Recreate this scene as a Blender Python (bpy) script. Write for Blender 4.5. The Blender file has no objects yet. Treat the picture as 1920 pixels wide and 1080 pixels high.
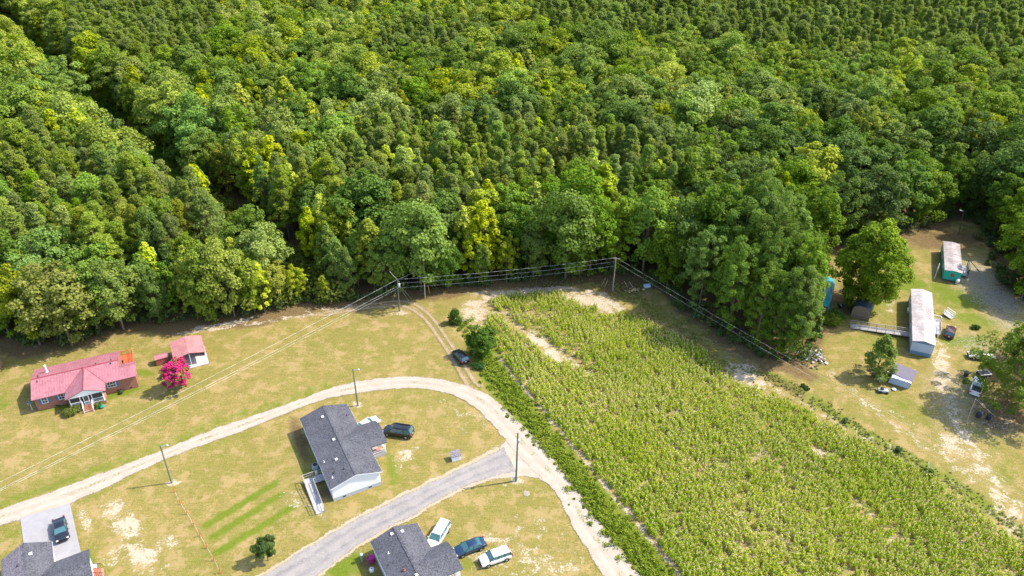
import bpy, math, random
import numpy as np
from mathutils import Vector, Matrix

# ---------------------------------------------------------------- camera, sky, sun, exposure
SC = bpy.context.scene
COL = SC.collection
R = math.radians
F, TH, RO, HC = 1440.0, R(32), R(.5), 92.0
cam_d = bpy.data.cameras.new('camera'); cam = bpy.data.objects.new('camera', cam_d); COL.objects.link(cam)
cam_d.sensor_width = 36; cam_d.lens = F/1920*36; cam_d.clip_start = 1; cam_d.clip_end = 5000
def _basis():
    c, s = math.cos(RO), math.sin(RO)
    right = Vector((1, 0, 0)); up = Vector((0, math.sin(TH), math.cos(TH))); fw = Vector((0, math.cos(TH), -math.sin(TH)))
    r2 = right*c + up*s; u2 = -right*s + up*c
    return r2, u2, fw
_r, _u, _f = _basis()
M = Matrix((( _r.x, _u.x, -_f.x, 0), (_r.y, _u.y, -_f.y, 0), (_r.z, _u.z, -_f.z, HC), (0, 0, 0, 1)))
cam.matrix_world = M
SC.camera = cam
W = bpy.data.worlds.new('World'); SC.world = W; W.use_nodes = True
_n = W.node_tree.nodes; _bg = _n['Background']
_sky = _n.new('ShaderNodeTexSky'); _sky.sky_type = 'NISHITA'; _sky.sun_disc = False
SUN_EL, SUN_AZ = R(50), R(78.5)          # azimuth clockwise from +Y
_sky.sun_elevation = SUN_EL; _sky.sun_rotation = SUN_AZ; _sky.altitude = 100; _sky.air_density = 1; _sky.dust_density = 1.5; _sky.ozone_density = 1
W.node_tree.links.new(_sky.outputs[0], _bg.inputs[0]); _bg.inputs[1].default_value = 0.15
sl = bpy.data.lights.new('sun', 'SUN'); sl.energy = 2.85; sl.angle = R(.5); sl.color = (1, .93, .82)
sun = bpy.data.objects.new('sun', sl); COL.objects.link(sun)
sd = Vector((math.sin(SUN_AZ)*math.cos(SUN_EL), math.cos(SUN_AZ)*math.cos(SUN_EL), math.sin(SUN_EL)))
sun.rotation_euler = sd.to_track_quat('Z', 'Y').to_euler(); sun.location = (60, 60, 150)
SC.view_settings.view_transform = 'Standard'; SC.view_settings.look = 'None'; SC.view_settings.exposure = 1.58; SC.view_settings.gamma = 1
SC.cycles.max_bounces = 6; SC.cycles.transparent_max_bounces = 6; SC.cycles.diffuse_bounces = 3

# ---------------------------------------------------------------- survey: picture point <-> ground point
rng = np.random.default_rng(7); rnd = random.Random(11)
def G(px, py, z=0.0):
    d = _r*((px-960)/F) + _u*(-(py-540)/F) + _f
    t = (HC-z)/-d.z
    return Vector((d.x*t, d.y*t, z))
def proj(x, y, z=0.0):
    "numpy arrays to 1920x1080 picture coordinates"
    dx, dy, dz = x, y, z-HC
    a = dx*_r.x+dy*_r.y+dz*_r.z; b = dx*_u.x+dy*_u.y+dz*_u.z; c = dx*_f.x+dy*_f.y+dz*_f.z
    c = np.where(c < 1, 1, c)
    return 960+F*a/c, 540-F*b/c
def inpoly(px, py, poly):
    px = np.asarray(px, float); py = np.asarray(py, float); r = np.zeros(px.shape, bool); n = len(poly)
    for i in range(n):
        x1, y1 = poly[i]; x2, y2 = poly[(i+1) % n]
        if y1 == y2: continue
        c = ((y1 > py) != (y2 > py)) & (px < (x2-x1)*(py-y1)/(y2-y1)+x1)
        r ^= c
    return r
def dist_poly(x, y, pts):
    "distance from points to a polyline of world points"
    d = np.full(np.shape(x), 1e9)
    for a, b in zip(pts[:-1], pts[1:]):
        ax, ay = a[0], a[1]; bx, by = b[0]-ax, b[1]-ay; L = bx*bx+by*by+1e-9
        t = np.clip(((x-ax)*bx+(y-ay)*by)/L, 0, 1)
        d = np.minimum(d, np.hypot(x-ax-t*bx, y-ay-t*by))
    return d
def vnoise(x, y, s, seed=0):
    "value noise, -1..1"
    x = np.asarray(x)/s+1000.5+seed*17.3; y = np.asarray(y)/s+1000.5+seed*9.1
    xi = np.floor(x).astype(int); yi = np.floor(y).astype(int); fx = x-xi; fy = y-yi
    fx = fx*fx*(3-2*fx); fy = fy*fy*(3-2*fy)
    t = np.random.default_rng(seed+100).random((256, 256))*2-1
    g = lambda i, j: t[i & 255, j & 255]
    return (g(xi, yi)*(1-fx)+g(xi+1, yi)*fx)*(1-fy)+(g(xi, yi+1)*(1-fx)+g(xi+1, yi+1)*fx)*fy

# ---------------------------------------------------------------- objects
def tag(o, label=None, cat=None, group=None, kind=None):
    if label: o['label'] = label
    if cat: o['category'] = cat
    if group: o['group'] = group
    if kind: o['kind'] = kind
    return o
def link(o, parent=None):
    COL.objects.link(o)
    if parent is not None: o.parent = parent
    return o
def thing(name, label, cat, loc=(0, 0, 0), rz=0.0, group=None):
    o = bpy.data.objects.new(name, None); link(o); o.location = loc; o.rotation_euler = (0, 0, rz); o.empty_display_size = .5
    return tag(o, label, cat, group)
def npmesh(name, V, Fc, mat, smooth=False, attrs=None, mi=None):
    V = np.asarray(V, np.float32); Fc = np.asarray(Fc, np.int32); m = bpy.data.meshes.new(name)
    k = Fc.shape[1]; m.vertices.add(len(V)); m.vertices.foreach_set('co', V.ravel())
    m.loops.add(Fc.size); m.loops.foreach_set('vertex_index', Fc.ravel())
    m.polygons.add(len(Fc)); m.polygons.foreach_set('loop_start', np.arange(0, Fc.size, k, dtype=np.int32))
    m.polygons.foreach_set('loop_total', np.full(len(Fc), k, np.int32))
    if mi is not None: m.polygons.foreach_set('material_index', np.asarray(mi, np.int32))
    m.update(calc_edges=True)
    m.polygons.foreach_set('use_smooth', np.full(len(Fc), smooth))
    for a, d in (attrs or {}).items():
        d = np.asarray(d, np.float32)
        if d.ndim == 2:
            at = m.attributes.new(a, 'FLOAT_VECTOR', 'POINT'); at.data.foreach_set('vector', d.ravel())
        else:
            at = m.attributes.new(a, 'FLOAT', 'POINT'); at.data.foreach_set('value', d.ravel())
    for x in (mat if isinstance(mat, (list, tuple)) else [mat]): m.materials.append(x)
    return m
class MB:
    def __init__(s): s.v = []; s.f = []
    def add(s, vs, fs):
        n = len(s.v); s.v += [tuple(v) for v in vs]; s.f += [tuple(n+i for i in f) for f in fs]; return s
    def box(s, x0, x1, y0, y1, z0, z1):
        s.add([(x0, y0, z0), (x1, y0, z0), (x1, y1, z0), (x0, y1, z0), (x0, y0, z1), (x1, y0, z1), (x1, y1, z1), (x0, y1, z1)],
              [(3, 2, 1, 0), (4, 5, 6, 7), (0, 1, 5, 4), (1, 2, 6, 5), (2, 3, 7, 6), (3, 0, 4, 7)]); return s
    def bar(s, a, b, w, h=None):
        "square bar from a to b"
        a = Vector(a); b = Vector(b); h = h or w; d = (b-a).normalized()
        u = d.cross(Vector((0, 0, 1)));
        if u.length < 1e-3: u = Vector((1, 0, 0))
        u.normalize(); v = u.cross(d)
        q = [(-1, -1), (1, -1), (1, 1), (-1, 1)]
        s.add([p+u*(i*w/2)+v*(j*h/2) for p in (a, b) for i, j in q], [(0, 1, 2, 3), (7, 6, 5, 4), (0, 4, 5, 1), (1, 5, 6, 2), (2, 6, 7, 3), (3, 7, 4, 0)]); return s
    def prism(s, poly, z0, z1):
        "poly counter-clockwise in xy"
        n = len(poly); s.add([(x, y, z0) for x, y in poly]+[(x, y, z1) for x, y in poly],
              [tuple(range(n))[::-1], tuple(range(n, 2*n))]+[(i, (i+1) % n, n+(i+1) % n, n+i) for i in range(n)]); return s
    def ext(s, poly, a, b):
        "poly in 3d (list of points) extruded by vector a->b offset"
        n = len(poly); o = Vector(b)-Vector(a)
        s.add([Vector(p) for p in poly]+[Vector(p)+o for p in poly], [tuple(range(n))[::-1], tuple(range(n, 2*n))]+[(i, (i+1) % n, n+(i+1) % n, n+i) for i in range(n)]); return s
    def slab(s, q, t):
        "quad q (4 points, counter-clockwise from above) thickened downwards by t"
        q = [Vector(p) for p in q]; n = len(q)
        s.add(q+[p-Vector((0, 0, t)) for p in q], [tuple(range(n)), tuple(range(n, 2*n))[::-1]]+[(n+i, n+(i+1) % n, (i+1) % n, i) for i in range(n)]); return s
    def tube(s, a, b, r0, r1=None, n=8, cap=True):
        a = Vector(a); b = Vector(b); r1 = r0 if r1 is None else r1; d = (b-a).normalized()
        u = d.orthogonal().normalized(); v = d.cross(u)
        vs = [p+(u*math.cos(2*math.pi*i/n)+v*math.sin(2*math.pi*i/n))*r for p, r in ((a, r0), (b, r1)) for i in range(n)]
        fs = [(i, (i+1) % n, n+(i+1) % n, n+i) for i in range(n)]
        if cap: fs += [tuple(range(n))[::-1], tuple(range(n, 2*n))]
        s.add(vs, fs); return s
    def path(s, pts, r, n=6):
        for a, b in zip(pts[:-1], pts[1:]): s.tube(a, b, r if not callable(r) else r(a), None, n)
        return s
    def lathe(s, prof, c=(0, 0, 0), n=16):
        "prof: (r, z) from bottom to top"
        vs = [(c[0]+r*math.cos(2*math.pi*i/n), c[1]+r*math.sin(2*math.pi*i/n), c[2]+z) for r, z in prof for i in range(n)]
        fs = [(k*n+i, k*n+(i+1) % n, (k+1)*n+(i+1) % n, (k+1)*n+i) for k in range(len(prof)-1) for i in range(n)]
        fs += [tuple(range(n))[::-1], tuple(range((len(prof)-1)*n, len(prof)*n))]
        s.add(vs, fs); return s
    def build(s, name, mat, parent=None, smooth=False, bevel=0, loc=None):
        m = bpy.data.meshes.new(name); m.from_pydata(s.v, [], s.f); m.update()
        m.materials.append(mat)
        if smooth:
            m.polygons.foreach_set('use_smooth', [True]*len(m.polygons))
        o = bpy.data.objects.new(name, m); link(o, parent)
        if bevel:
            b = o.modifiers.new('bevel', 'BEVEL'); b.width = bevel; b.segments = 2; b.limit_method = 'ANGLE'; b.angle_limit = R(40)
        if loc: o.location = loc
        return o
def copy_tree(o, parent=None):
    c = o.copy(); link(c)
    if parent is not None: c.parent = parent
    for ch in o.children: copy_tree(ch, c)
    return c

# ---------------------------------------------------------------- materials
class NT:
    def __init__(s, name):
        s.m = bpy.data.materials.new(name); s.m.use_nodes = True; s.t = s.m.node_tree; s.n = s.t.nodes; s.b = s.n['Principled BSDF']; s.out = s.n['Material Output']
    def new(s, ty, **k):
        x = s.n.new(ty)
        for a, v in k.items(): setattr(x, a, v)
        return x
    def L(s, a, b): s.t.links.new(a, b)
    def val(s, x, v):
        if isinstance(v, bpy.types.NodeSocket): s.L(v, x)
        elif isinstance(v, (tuple, list)) and len(v) == 3 and x.type == 'RGBA': x.default_value = (*v, 1)
        else: x.default_value = v
    def math(s, op, a, b=0.0, c=None, clamp=False):
        x = s.new('ShaderNodeMath', operation=op, use_clamp=clamp); s.val(x.inputs[0], a); s.val(x.inputs[1], b)
        if c is not None: s.val(x.inputs[2], c)
        return x.outputs[0]
    def mix(s, f, a, b, mode='MIX'):
        x = s.new('ShaderNodeMix', data_type='RGBA', blend_type=mode); s.val(x.inputs[0], f); s.val(x.inputs[6], a); s.val(x.inputs[7], b); return x.outputs[2]
    def noise(s, scale, detail=3, rough=.55, co=None, dist=0):
        x = s.new('ShaderNodeTexNoise'); x.inputs['Scale'].default_value = scale; x.inputs['Detail'].default_value = detail; x.inputs['Roughness'].default_value = rough; x.inputs['Distortion'].default_value = dist
        s.L(co if co is not None else s.co(), x.inputs['Vector']); return x.outputs['Fac']
    def co(s, kind='Object', scale=None, rot=0):
        if not hasattr(s, '_tc'): s._tc = s.new('ShaderNodeTexCoord')
        o = s._tc.outputs[kind]
        if scale or rot:
            m = s.new('ShaderNodeMapping'); m.inputs['Scale'].default_value = scale or (1, 1, 1); m.inputs['Rotation'].default_value = (0, 0, rot); s.L(o, m.inputs[0]); o = m.outputs[0]
        return o
    def attr(s, name, out='Fac'):
        a = s.new('ShaderNodeAttribute', attribute_name=name); return a.outputs[out]
    def step(s, v, lo, hi):
        x = s.new('ShaderNodeMapRange', interpolation_type='SMOOTHSTEP'); s.val(x.inputs[0], v); x.inputs[1].default_value = lo; x.inputs[2].default_value = hi; return x.outputs[0]
    def bump(s, h, strength=.4, dist=.05):
        b = s.new('ShaderNodeBump'); b.inputs['Strength'].default_value = strength; b.inputs['Distance'].default_value = dist; s.L(h, b.inputs['Height']); s.L(b.outputs[0], s.b.inputs['Normal'])
    def fin(s, col, rough=.8, spec=.3, metal=0):
        s.val(s.b.inputs['Base Color'], col); s.val(s.b.inputs['Roughness'], rough); s.b.inputs['Specular IOR Level'].default_value = spec; s.b.inputs['Metallic'].default_value = metal
        return s.m
MATS = {}
def plain(name, col, rough=.7, spec=.3, metal=0, var=.15, sc=3.0):
    if name in MATS: return MATS[name]
    t = NT(name); n = t.noise(sc, 4, .6)
    k = t.math('MULTIPLY_ADD', n, 2*var, 1-var)
    c = t.mix(1.0, col, k, 'MULTIPLY')
    MATS[name] = t.fin(c, rough, spec, metal); return MATS[name]
def stripes(name, col, pitch, axis='X', rough=.5, depth=.35, col2=None, var=.2, spec=.4, wear=0):
    "ribbed sheet, boards or laps: darker grooves every pitch metres along one object axis"
    t = NT(name); sx = t.new('ShaderNodeSeparateXYZ'); t.L(t.co(), sx.inputs[0])
    a = sx.outputs[{'X': 0, 'Y': 1, 'Z': 2}[axis]]
    fr = t.math('FRACT', t.math('DIVIDE', a, pitch)); g = t.math('ABSOLUTE', t.math('SUBTRACT', fr, .5))
    rib = t.step(g, .36, .5)
    n = t.noise(.7, 5, .6); n2 = t.noise(6, 4, .6, t.co('Object', (1, .25, 1)))
    c = t.mix(t.step(n, .4, .62), col, col2 or tuple(x*(1-var) for x in col))
    c = t.mix(t.math('MULTIPLY', t.step(n2, .42, .66), var*1.6), c, tuple(min(1, x*1.5+.05) for x in col))
    if wear: c = t.mix(t.math('MULTIPLY', t.step(t.noise(1.1, 6, .65), .52, .66), wear), c, (.6, .5, .42))
    c = t.mix(t.math('MULTIPLY', rib, depth), c, tuple(x*.35 for x in col))
    t.bump(t.math('SUBTRACT', 1, rib), .5, .02)
    return t.fin(c, rough, spec)
# ---------------------------------------------------------------- ground
EDGE = [(-400, 640), (0, 640), (60, 655), (130, 652), (200, 630), (270, 610), (330, 612), (430, 602), (500, 588), (560, 573), (640, 572), (700, 562), (760, 554), (850, 545), (1000, 531),
        (1100, 523), (1200, 521), (1245, 549), (1300, 597), (1370, 640), (1440, 678), (1500, 688), (1522, 655), (1532, 600), (1528, 540), (1520, 500), (1545, 470), (1600, 462), (1690, 440), (1740, 425), (1800, 412),
        (1850, 420), (1870, 480), (1895, 540), (1960, 575), (2400, 600)]
EW = [G(*p) for p in EDGE]
FOREST = [(p.x, p.y) for p in EW]+[(900, 300), (900, 1200), (-900, 1200), (-900, 200)]
def in_forest(x, y): return inpoly(x, y, FOREST)
FIELD_PX = [(893, 586), (912, 566), (960, 555), (1060, 550), (1130, 562), (1160, 585), (1232, 614), (1312, 655), (1345, 688), (1432, 735), (1500, 768), (1600, 822), (1750, 902), (1850, 978), (1930, 1040), (2100, 1180), (1360, 1180),
         (1275, 1080), (1160, 935), (1062, 820), (968, 706), (930, 655), (905, 625)]
FIELD = [tuple(G(*p))[:2] for p in FIELD_PX]
gx = np.concatenate([-150-np.geomspace(2850, 3, 24), np.arange(-150, 150.1, .5), 150+np.geomspace(3, 2850, 24)])
gy = np.concatenate([45-np.geomspace(3000, 3, 24), np.arange(45, 215.1, .5), 215+np.geomspace(3, 3800, 26)])
X, Y = np.meshgrid(gx, gy); PX, PY = proj(X, Y); nb = Y < 20; PX = np.where(nb, -9999, PX)
near = (X > -152) & (X < 152) & (Y > 43) & (Y < 217)
def patch(a, px, py, rx, ry, ang, s, soft=.6):
    c, sn = math.cos(R(ang)), math.sin(R(ang)); u = (PX-px)*c+(PY-py)*sn; v = -(PX-px)*sn+(PY-py)*c
    d = np.hypot(u/rx, v/ry); a[:] = np.maximum(a, s*np.clip((1+soft-d)/(2*soft), 0, 1)) if s > 0 else a+s*np.clip((1+soft-d)/(2*soft), 0, 1)
def line(a, pts, w, s, soft=.5, off=0):
    d = np.full(X.shape, 1e9); d[near] = dist_poly(X[near], Y[near], [G(*p) for p in pts]); d = np.abs(d-off)
    a[:] = np.maximum(a, s*np.clip((w*(1+soft)-d)/(w*2*soft), 0, 1))
sand = np.zeros(X.shape); green = np.zeros(X.shape); dirt = np.zeros(X.shape); grey = np.zeros(X.shape)
# sand and bare soil
for p in [(965, 862, 62, 34, -15, 1), (240, 985, 30, 26, 30, .85), (262, 1040, 42, 26, 30, .9), (215, 955, 26, 22, 20, .75), (310, 1020, 30, 14, -25, .7), (160, 975, 12, 26, -20, .8), (225, 1040, 40, 22, 0, .55),
          (322, 905, 16, 6, -8, .95), (671, 760, 14, 7, 0, .95), (749, 586, 18, 5, 0, .9), (968, 903, 14, 7, 0, .85), (986, 922, 7, 5, 0, .7), (760, 850, 28, 14, -35, .65), (750, 872, 8, 30, 10, .45),
          (1100, 562, 52, 12, 10, 1), (1130, 572, 30, 10, 30, 1), (960, 548, 70, 7, 0, .9), (880, 575, 18, 14, -35, .85), (900, 590, 16, 30, 25, .8), (1010, 640, 34, 9, 28, 1), (1035, 662, 34, 11, 42, 1), (1075, 680, 40, 8, 40, .55), (970, 612, 26, 8, 35, .55),
          (1395, 700, 40, 20, 22, .95), (1420, 718, 26, 12, 10, .9), (1535, 846, 26, 10, 20, .6), (1580, 862, 20, 8, 20, .45),
          (1765, 690, 18, 60, -4, .85), (1772, 650, 8, 40, 0, .6), (1790, 830, 40, 40, 30, .7), (1830, 880, 30, 50, 35, .5), (1890, 960, 30, 60, -35, .7), (1640, 545, 22, 14, 30, .5), (1672, 570, 10, 24, 12, .55), (1630, 550, 40, 14, 0, .35),
          (560, 935, 40, 20, 10, .5), (600, 960, 30, 12, 0, .5), (945, 1045, 90, 40, 0, .5), (1010, 1060, 60, 30, 0, .55), (1060, 1060, 30, 24, 0, .5), (905, 1045, 30, 12, -10, .45), (925, 1012, 16, 6, 0, .9), (1000, 990, 60, 30, 0, .3), (880, 780, 60, 30, 0, .3), (840, 760, 50, 30, 0, .22),
          (170, 1065, 12, 12, 0, .7), (555, 500, 30, 3, -10, .5), (400, 610, 60, 4, -9, .95), (440, 604, 40, 4, -12, 1), (645, 577, 60, 6, -5, .6), (1530, 845, 8, 8, 0, .6), (60, 648, 50, 3, 5, .4), (1860, 640, 30, 6, 10, .3), (1700, 425, 60, 12, -8, .35)]:
    patch(sand, *p)
line(sand, [(1345, 640), (1420, 690), (1500, 742), (1600, 800), (1700, 850), (1790, 905)], .5, .35)
line(sand, [(1560, 700), (1640, 770), (1740, 840), (1840, 910), (1920, 990)], 1.4, .42)
line(sand, [(1600, 690), (1660, 760), (1760, 830)], .8, .35)
line(sand, [(335, 626), (430, 612), (560, 593), (650, 581), (745, 571)], .8, .6)
line(sand, [(876, 600), (888, 575), (915, 557), (970, 545), (1060, 541), (1125, 551), (1165, 578)], 1.3, .85)
line(sand, [(1380, 690), (1440, 722), (1500, 752), (1600, 808), (1700, 862)], .7, .5)
line(sand, [(1755, 640), (1765, 700), (1790, 780), (1850, 880), (1905, 975)], 1.6, .6)
line(sand, [(930, 665), (968, 712), (1010, 760), (1062, 822), (1110, 880), (1160, 940), (1215, 1005), (1275, 1080)], .45, .8)
# lush strips and halos
for p in [(360, 1050, 40, 7, -20, .5), (590, 1072, 40, 22, 0, .9), (640, 1062, 40, 26, 0, 1), (668, 1045, 20, 16, 0, .9),
          (270, 698, 26, 8, 5, .9), (215, 740, 60, 8, -14, 1), (100, 765, 40, 7, -14, .8), (8, 755, 14, 20, 10, .7), (170, 760, 60, 8, -10, .6), (300, 760, 80, 8, -25, .3), (735, 880, 16, 40, -10, .7), (728, 860, 10, 30, -18, .8),
          (870, 1058, 30, 16, 0, .75), (840, 1075, 40, 12, 0, .6), (170, 1055, 10, 24, 0, .9), (190, 1075, 10, 14, 0, .8), (20, 1000, 30, 26, 0, .45), (575, 870, 30, 60, -20, .5), (350, 905, 120, 40, -25, .25), (900, 700, 40, 24, 0, .4),
          (1800, 560, 70, 20, 14, .95), (1700, 530, 60, 20, 14, .9), (1830, 600, 60, 16, 14, .8), (1640, 640, 80, 30, 5, .55), (1800, 640, 60, 12, 0, .9), (1690, 760, 100, 30, 20, .5), (1650, 580, 40, 30, 0, .6), (1760, 545, 40, 20, 14, .8), (1700, 480, 40, 30, 0, .45), (1615, 750, 60, 30, 0, .3), (1850, 820, 60, 40, 20, .5), (1880, 890, 40, 50, 20, .5), (1620, 640, 30, 20, 0, .4),
          (1300, 600, 60, 12, 30, .4), (300, 800, 80, 12, -26, .35), (150, 880, 120, 10, -20, .3)]:
    patch(green, *p)
for a_, b_ in (((388, 985), (515, 906)), ((400, 1006), (528, 926)), ((405, 1038), (548, 950))): line(green, [a_, b_], .7, 1.15, .9)
line(green, [(0, 948), (130, 902), (300, 838), (390, 800), (480, 770), (560, 742), (620, 720)], 1.6, .6)
line(green, [(0, 990), (130, 950), (300, 872), (390, 838), (480, 806)], .8, .4)
line(green, [(905, 640), (960, 735), (1010, 800), (1080, 885), (1150, 970), (1250, 1090)], 2.4, 1.0)
line(green, [(900, 690), (925, 735), (985, 795), (1050, 868), (1110, 945), (1180, 1030), (1230, 1090)], 1.2, .85)
line(green, [(1440, 700), (1520, 745), (1600, 800), (1700, 855), (1800, 912), (1900, 985), (1960, 1040)], 1.6, .8)
# litter and bare brown soil under and beside the trees
f_in = in_forest(X, Y); de = np.full(X.shape, 99.); de[near] = dist_poly(X[near], Y[near], EW)
nz = vnoise(X, Y, 6, 3)*2.2+vnoise(X, Y, 2, 4)*1.0
dirt[:] = np.where(f_in, 1.0, np.clip(1.1-(de+nz)/3.8, 0, 1))
for p in [(1590, 565, 40, 34, 0, .9), (1555, 600, 20, 40, 0, .7), (1880, 770, 60, 50, 0, .95), (1900, 690, 60, 60, 0, .9), (1860, 700, 30, 40, 0, .7), (1770, 450, 90, 22, 0, .9), (1880, 560, 60, 40, 0, .6), (1480, 720, 60, 16, 20, .5), (1520, 700, 30, 24, 20, .4),
          (560, 820, 14, 60, -20, .8), (615, 920, 34, 12, -20, .8), (690, 1052, 20, 14, -20, .9), (1690, 705, 30, 14, 0, .5), (1170, 540, 60, 18, 0, .8), (800, 555, 60, 12, 0, .7), (900, 540, 70, 8, 0, .8)]:
    patch(dirt, *p)
for p in [(1830, 520, 46, 30, 25, .9), (1870, 560, 60, 24, 25, .85), (1890, 600, 50, 20, 30, .6), (1815, 500, 20, 20, 0, .6), (1800, 740, 60, 34, 25, .55), (1790, 770, 40, 30, 0, .5), (1830, 650, 40, 20, 20, .45), (1870, 800, 50, 20, 0, .4), (1400, 702, 30, 14, 20, .4)]:
    patch(grey, *p)
line(dirt, [(1345, 640), (1430, 700), (1500, 740)], 1.6, .6)
fld = inpoly(X, Y, FIELD)
rows = .5+.5*np.sin((X*.8+Y*.6)*7)
t = NT('ground_cover'); co = t.co()
n1 = t.noise(.09, 4, .6); n2 = t.noise(.55, 5, .65); n3 = t.noise(3.2, 5, .7); n4 = t.noise(14, 3, .7)
st = t.noise(1.2, 4, .6, t.co('Object', (.28, 2.6, 1), R(-27)))
gr_a, sa_a, di_a, gy_a, fi_a = (t.attr(k) for k in ('green', 'sand', 'dirt', 'grey', 'field'))
n5 = t.noise(1.6, 5, .75); n6 = t.noise(6.5, 4, .75)
c = t.mix(t.step(n2, .42, .6), (0.257, 0.187, 0.059), (0.166, 0.142, 0.030))
c = t.mix(t.math('MULTIPLY', t.step(n5, .52, .66), .6), c, (0.121, 0.121, 0.016))
c = t.mix(t.math('MULTIPLY', t.step(n5, .46, .34), .5), c, (0.306, 0.233, 0.083))
c = t.mix(t.math('MULTIPLY', t.step(n1, .45, .58), .6), c, (0.137, 0.137, 0.017))
c = t.mix(t.math('MULTIPLY', t.step(st, .49, .58), .6), c, (0.257, 0.192, 0.068))
c = t.mix(t.math('MULTIPLY', t.step(n3, .5, .6), .6), c, (0.104, 0.107, 0.015))
c = t.mix(t.math('MULTIPLY', t.step(n6, .52, .62), .5), c, (0.332, 0.257, 0.099))
c = t.mix(t.math('MULTIPLY', t.step(n6, .47, .38), .5), c, (0.083, 0.083, 0.012))
c = t.mix(t.math('MULTIPLY', t.step(n4, .53, .64), .4), c, (0.300, 0.242, 0.103))
n7 = t.noise(.3, 5, .7); s2 = t.noise(.9, 5, .65, t.co('Object', (.2, 3.2, 1), R(-25)))
c = t.mix(t.math('MULTIPLY', t.step(n7, .51, .6), .42), c, (0.175, 0.152, 0.041))
c = t.mix(t.math('MULTIPLY', t.step(s2, .52, .6), .4), c, (0.147, 0.124, 0.035))
c = t.mix(t.math('MULTIPLY', t.step(n7, .49, .4), .65), c, (0.304, 0.216, 0.097))
gm = t.step(t.math('ADD', gr_a, t.math('MULTIPLY', t.math('SUBTRACT', t.math('ADD', n2, n3), 1), 1.1)), .25, .95)
c = t.mix(t.math('MULTIPLY', gm, .9), c, t.mix(t.step(n3, .4, .65), (0.078, 0.124, 0.007), (0.137, 0.166, 0.015)))
dm = t.step(t.math('ADD', di_a, t.math('MULTIPLY', t.math('SUBTRACT', t.math('ADD', n2, n3), 1), .9)), .35, .75)
c = t.mix(t.math('MULTIPLY', dm, .9), c, t.mix(t.step(n3, .35, .65), (0.086, 0.052, 0.024), (0.165, 0.114, 0.054)))
gg = t.step(t.math('ADD', gy_a, t.math('MULTIPLY', t.math('SUBTRACT', t.math('ADD', n3, n5), 1), 3)), .4, .8)
gg = t.math('MULTIPLY', gg, t.step(gy_a, .02, .15))
c = t.mix(t.math('MULTIPLY', gg, .85), c, t.mix(t.step(n4, .4, .65), (0.175, 0.149, 0.113), (0.367, 0.332, 0.289)))
sm = t.step(t.math('ADD', sa_a, t.math('MULTIPLY', t.math('SUBTRACT', t.math('ADD', t.math('MULTIPLY', n3, .75), n2), .875), 2.6)), .42, .95)
sm = t.math('MULTIPLY', sm, t.step(sa_a, .03, .2))
c = t.mix(sm, c, t.mix(t.step(n3, .3, .7), (0.323, 0.253, 0.166), (0.437, 0.367, 0.280)))
gsh = t.fin(c, .95, .1); t.bump(t.math('ADD', n3, n4), .7, .08)
nX = len(gx); nY = len(gy)
idx = np.arange(nX*nY).reshape(nY, nX)
Fc = np.stack([idx[:-1, :-1], idx[:-1, 1:], idx[1:, 1:], idx[1:, :-1]], -1).reshape(-1, 4)
dirt2 = np.where(fld, np.maximum(dirt*.5, .42), dirt); green2 = np.where(fld, .25, green)
zz = np.where(near, vnoise(X, Y, 9, 8)*.05+vnoise(X, Y, 1.7, 9)*.02, 0)-.06
gm_ = npmesh('ground', np.stack([X, Y, zz], -1).reshape(-1, 3), Fc, gsh, True,
             dict(green=green2.ravel(), sand=np.where(fld, np.maximum(sand, .40), sand).ravel(), dirt=dirt2.ravel(), grey=grey.ravel(), field=fld.astype(float).ravel()))
tag(link(bpy.data.objects.new('ground', gm_)), 'dry tan and green grass with bare sandy spots', kind='structure')

# ---------------------------------------------------------------- roads, tracks and drives: thin sheets with ragged, grown-over edges
def road(name, outer, inner, mat, z, label, step=.6, k=12):
    A = [G(*p).xy for p in outer]; B = [G(*p).xy for p in inner]
    P = []; Q = []
    def cr(pts, i, t):
        p = [pts[max(0, min(len(pts)-1, i+j))] for j in (-1, 0, 1, 2)]
        return .5*((2*p[1])+(-p[0]+p[2])*t+(2*p[0]-5*p[1]+4*p[2]-p[3])*t*t+(-p[0]+3*p[1]-3*p[2]+p[3])*t**3)
    for i in range(len(A)-1):
        n = max(2, int((A[i+1]-A[i]).length/step))
        for j in range(n): P.append(cr(A, i, j/n)); Q.append(cr(B, i, j/n))
    P.append(A[-1]); Q.append(B[-1])
    P = np.array(P); Q = np.array(Q); s = np.linspace(-.09, 1.09, k+1)[None, :, None]
    V = P[:, None]*(1-s)+Q[:, None]*s; w = np.linalg.norm(P-Q, axis=1)[:, None]
    e = np.minimum(s[..., 0], 1-s[..., 0])*w; lat = np.broadcast_to(s[..., 0], e.shape)
    n = len(P); V = np.concatenate([V, np.full((n, k+1, 1), z)], -1)
    ii = np.arange(n*(k+1)).reshape(n, k+1); Fq = np.stack([ii[:-1, :-1], ii[:-1, 1:], ii[1:, 1:], ii[1:, :-1]], -1).reshape(-1, 4)
    if np.cross(V[1, 0, :2]-V[0, 0, :2], V[0, 1, :2]-V[0, 0, :2]) > 0: Fq = Fq[:, ::-1]
    dd = np.cumsum(np.r_[0, np.linalg.norm(np.diff(P, axis=0), axis=1)]); ends = np.minimum(dd, dd[-1]-dd)[:, None]
    m = npmesh(name, V.reshape(-1, 3), Fq, mat, False, dict(edge=np.minimum(e, ends*.45).ravel(), lat=lat.ravel()))
    return tag(link(bpy.data.objects.new(name, m)), label, kind='structure')
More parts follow.
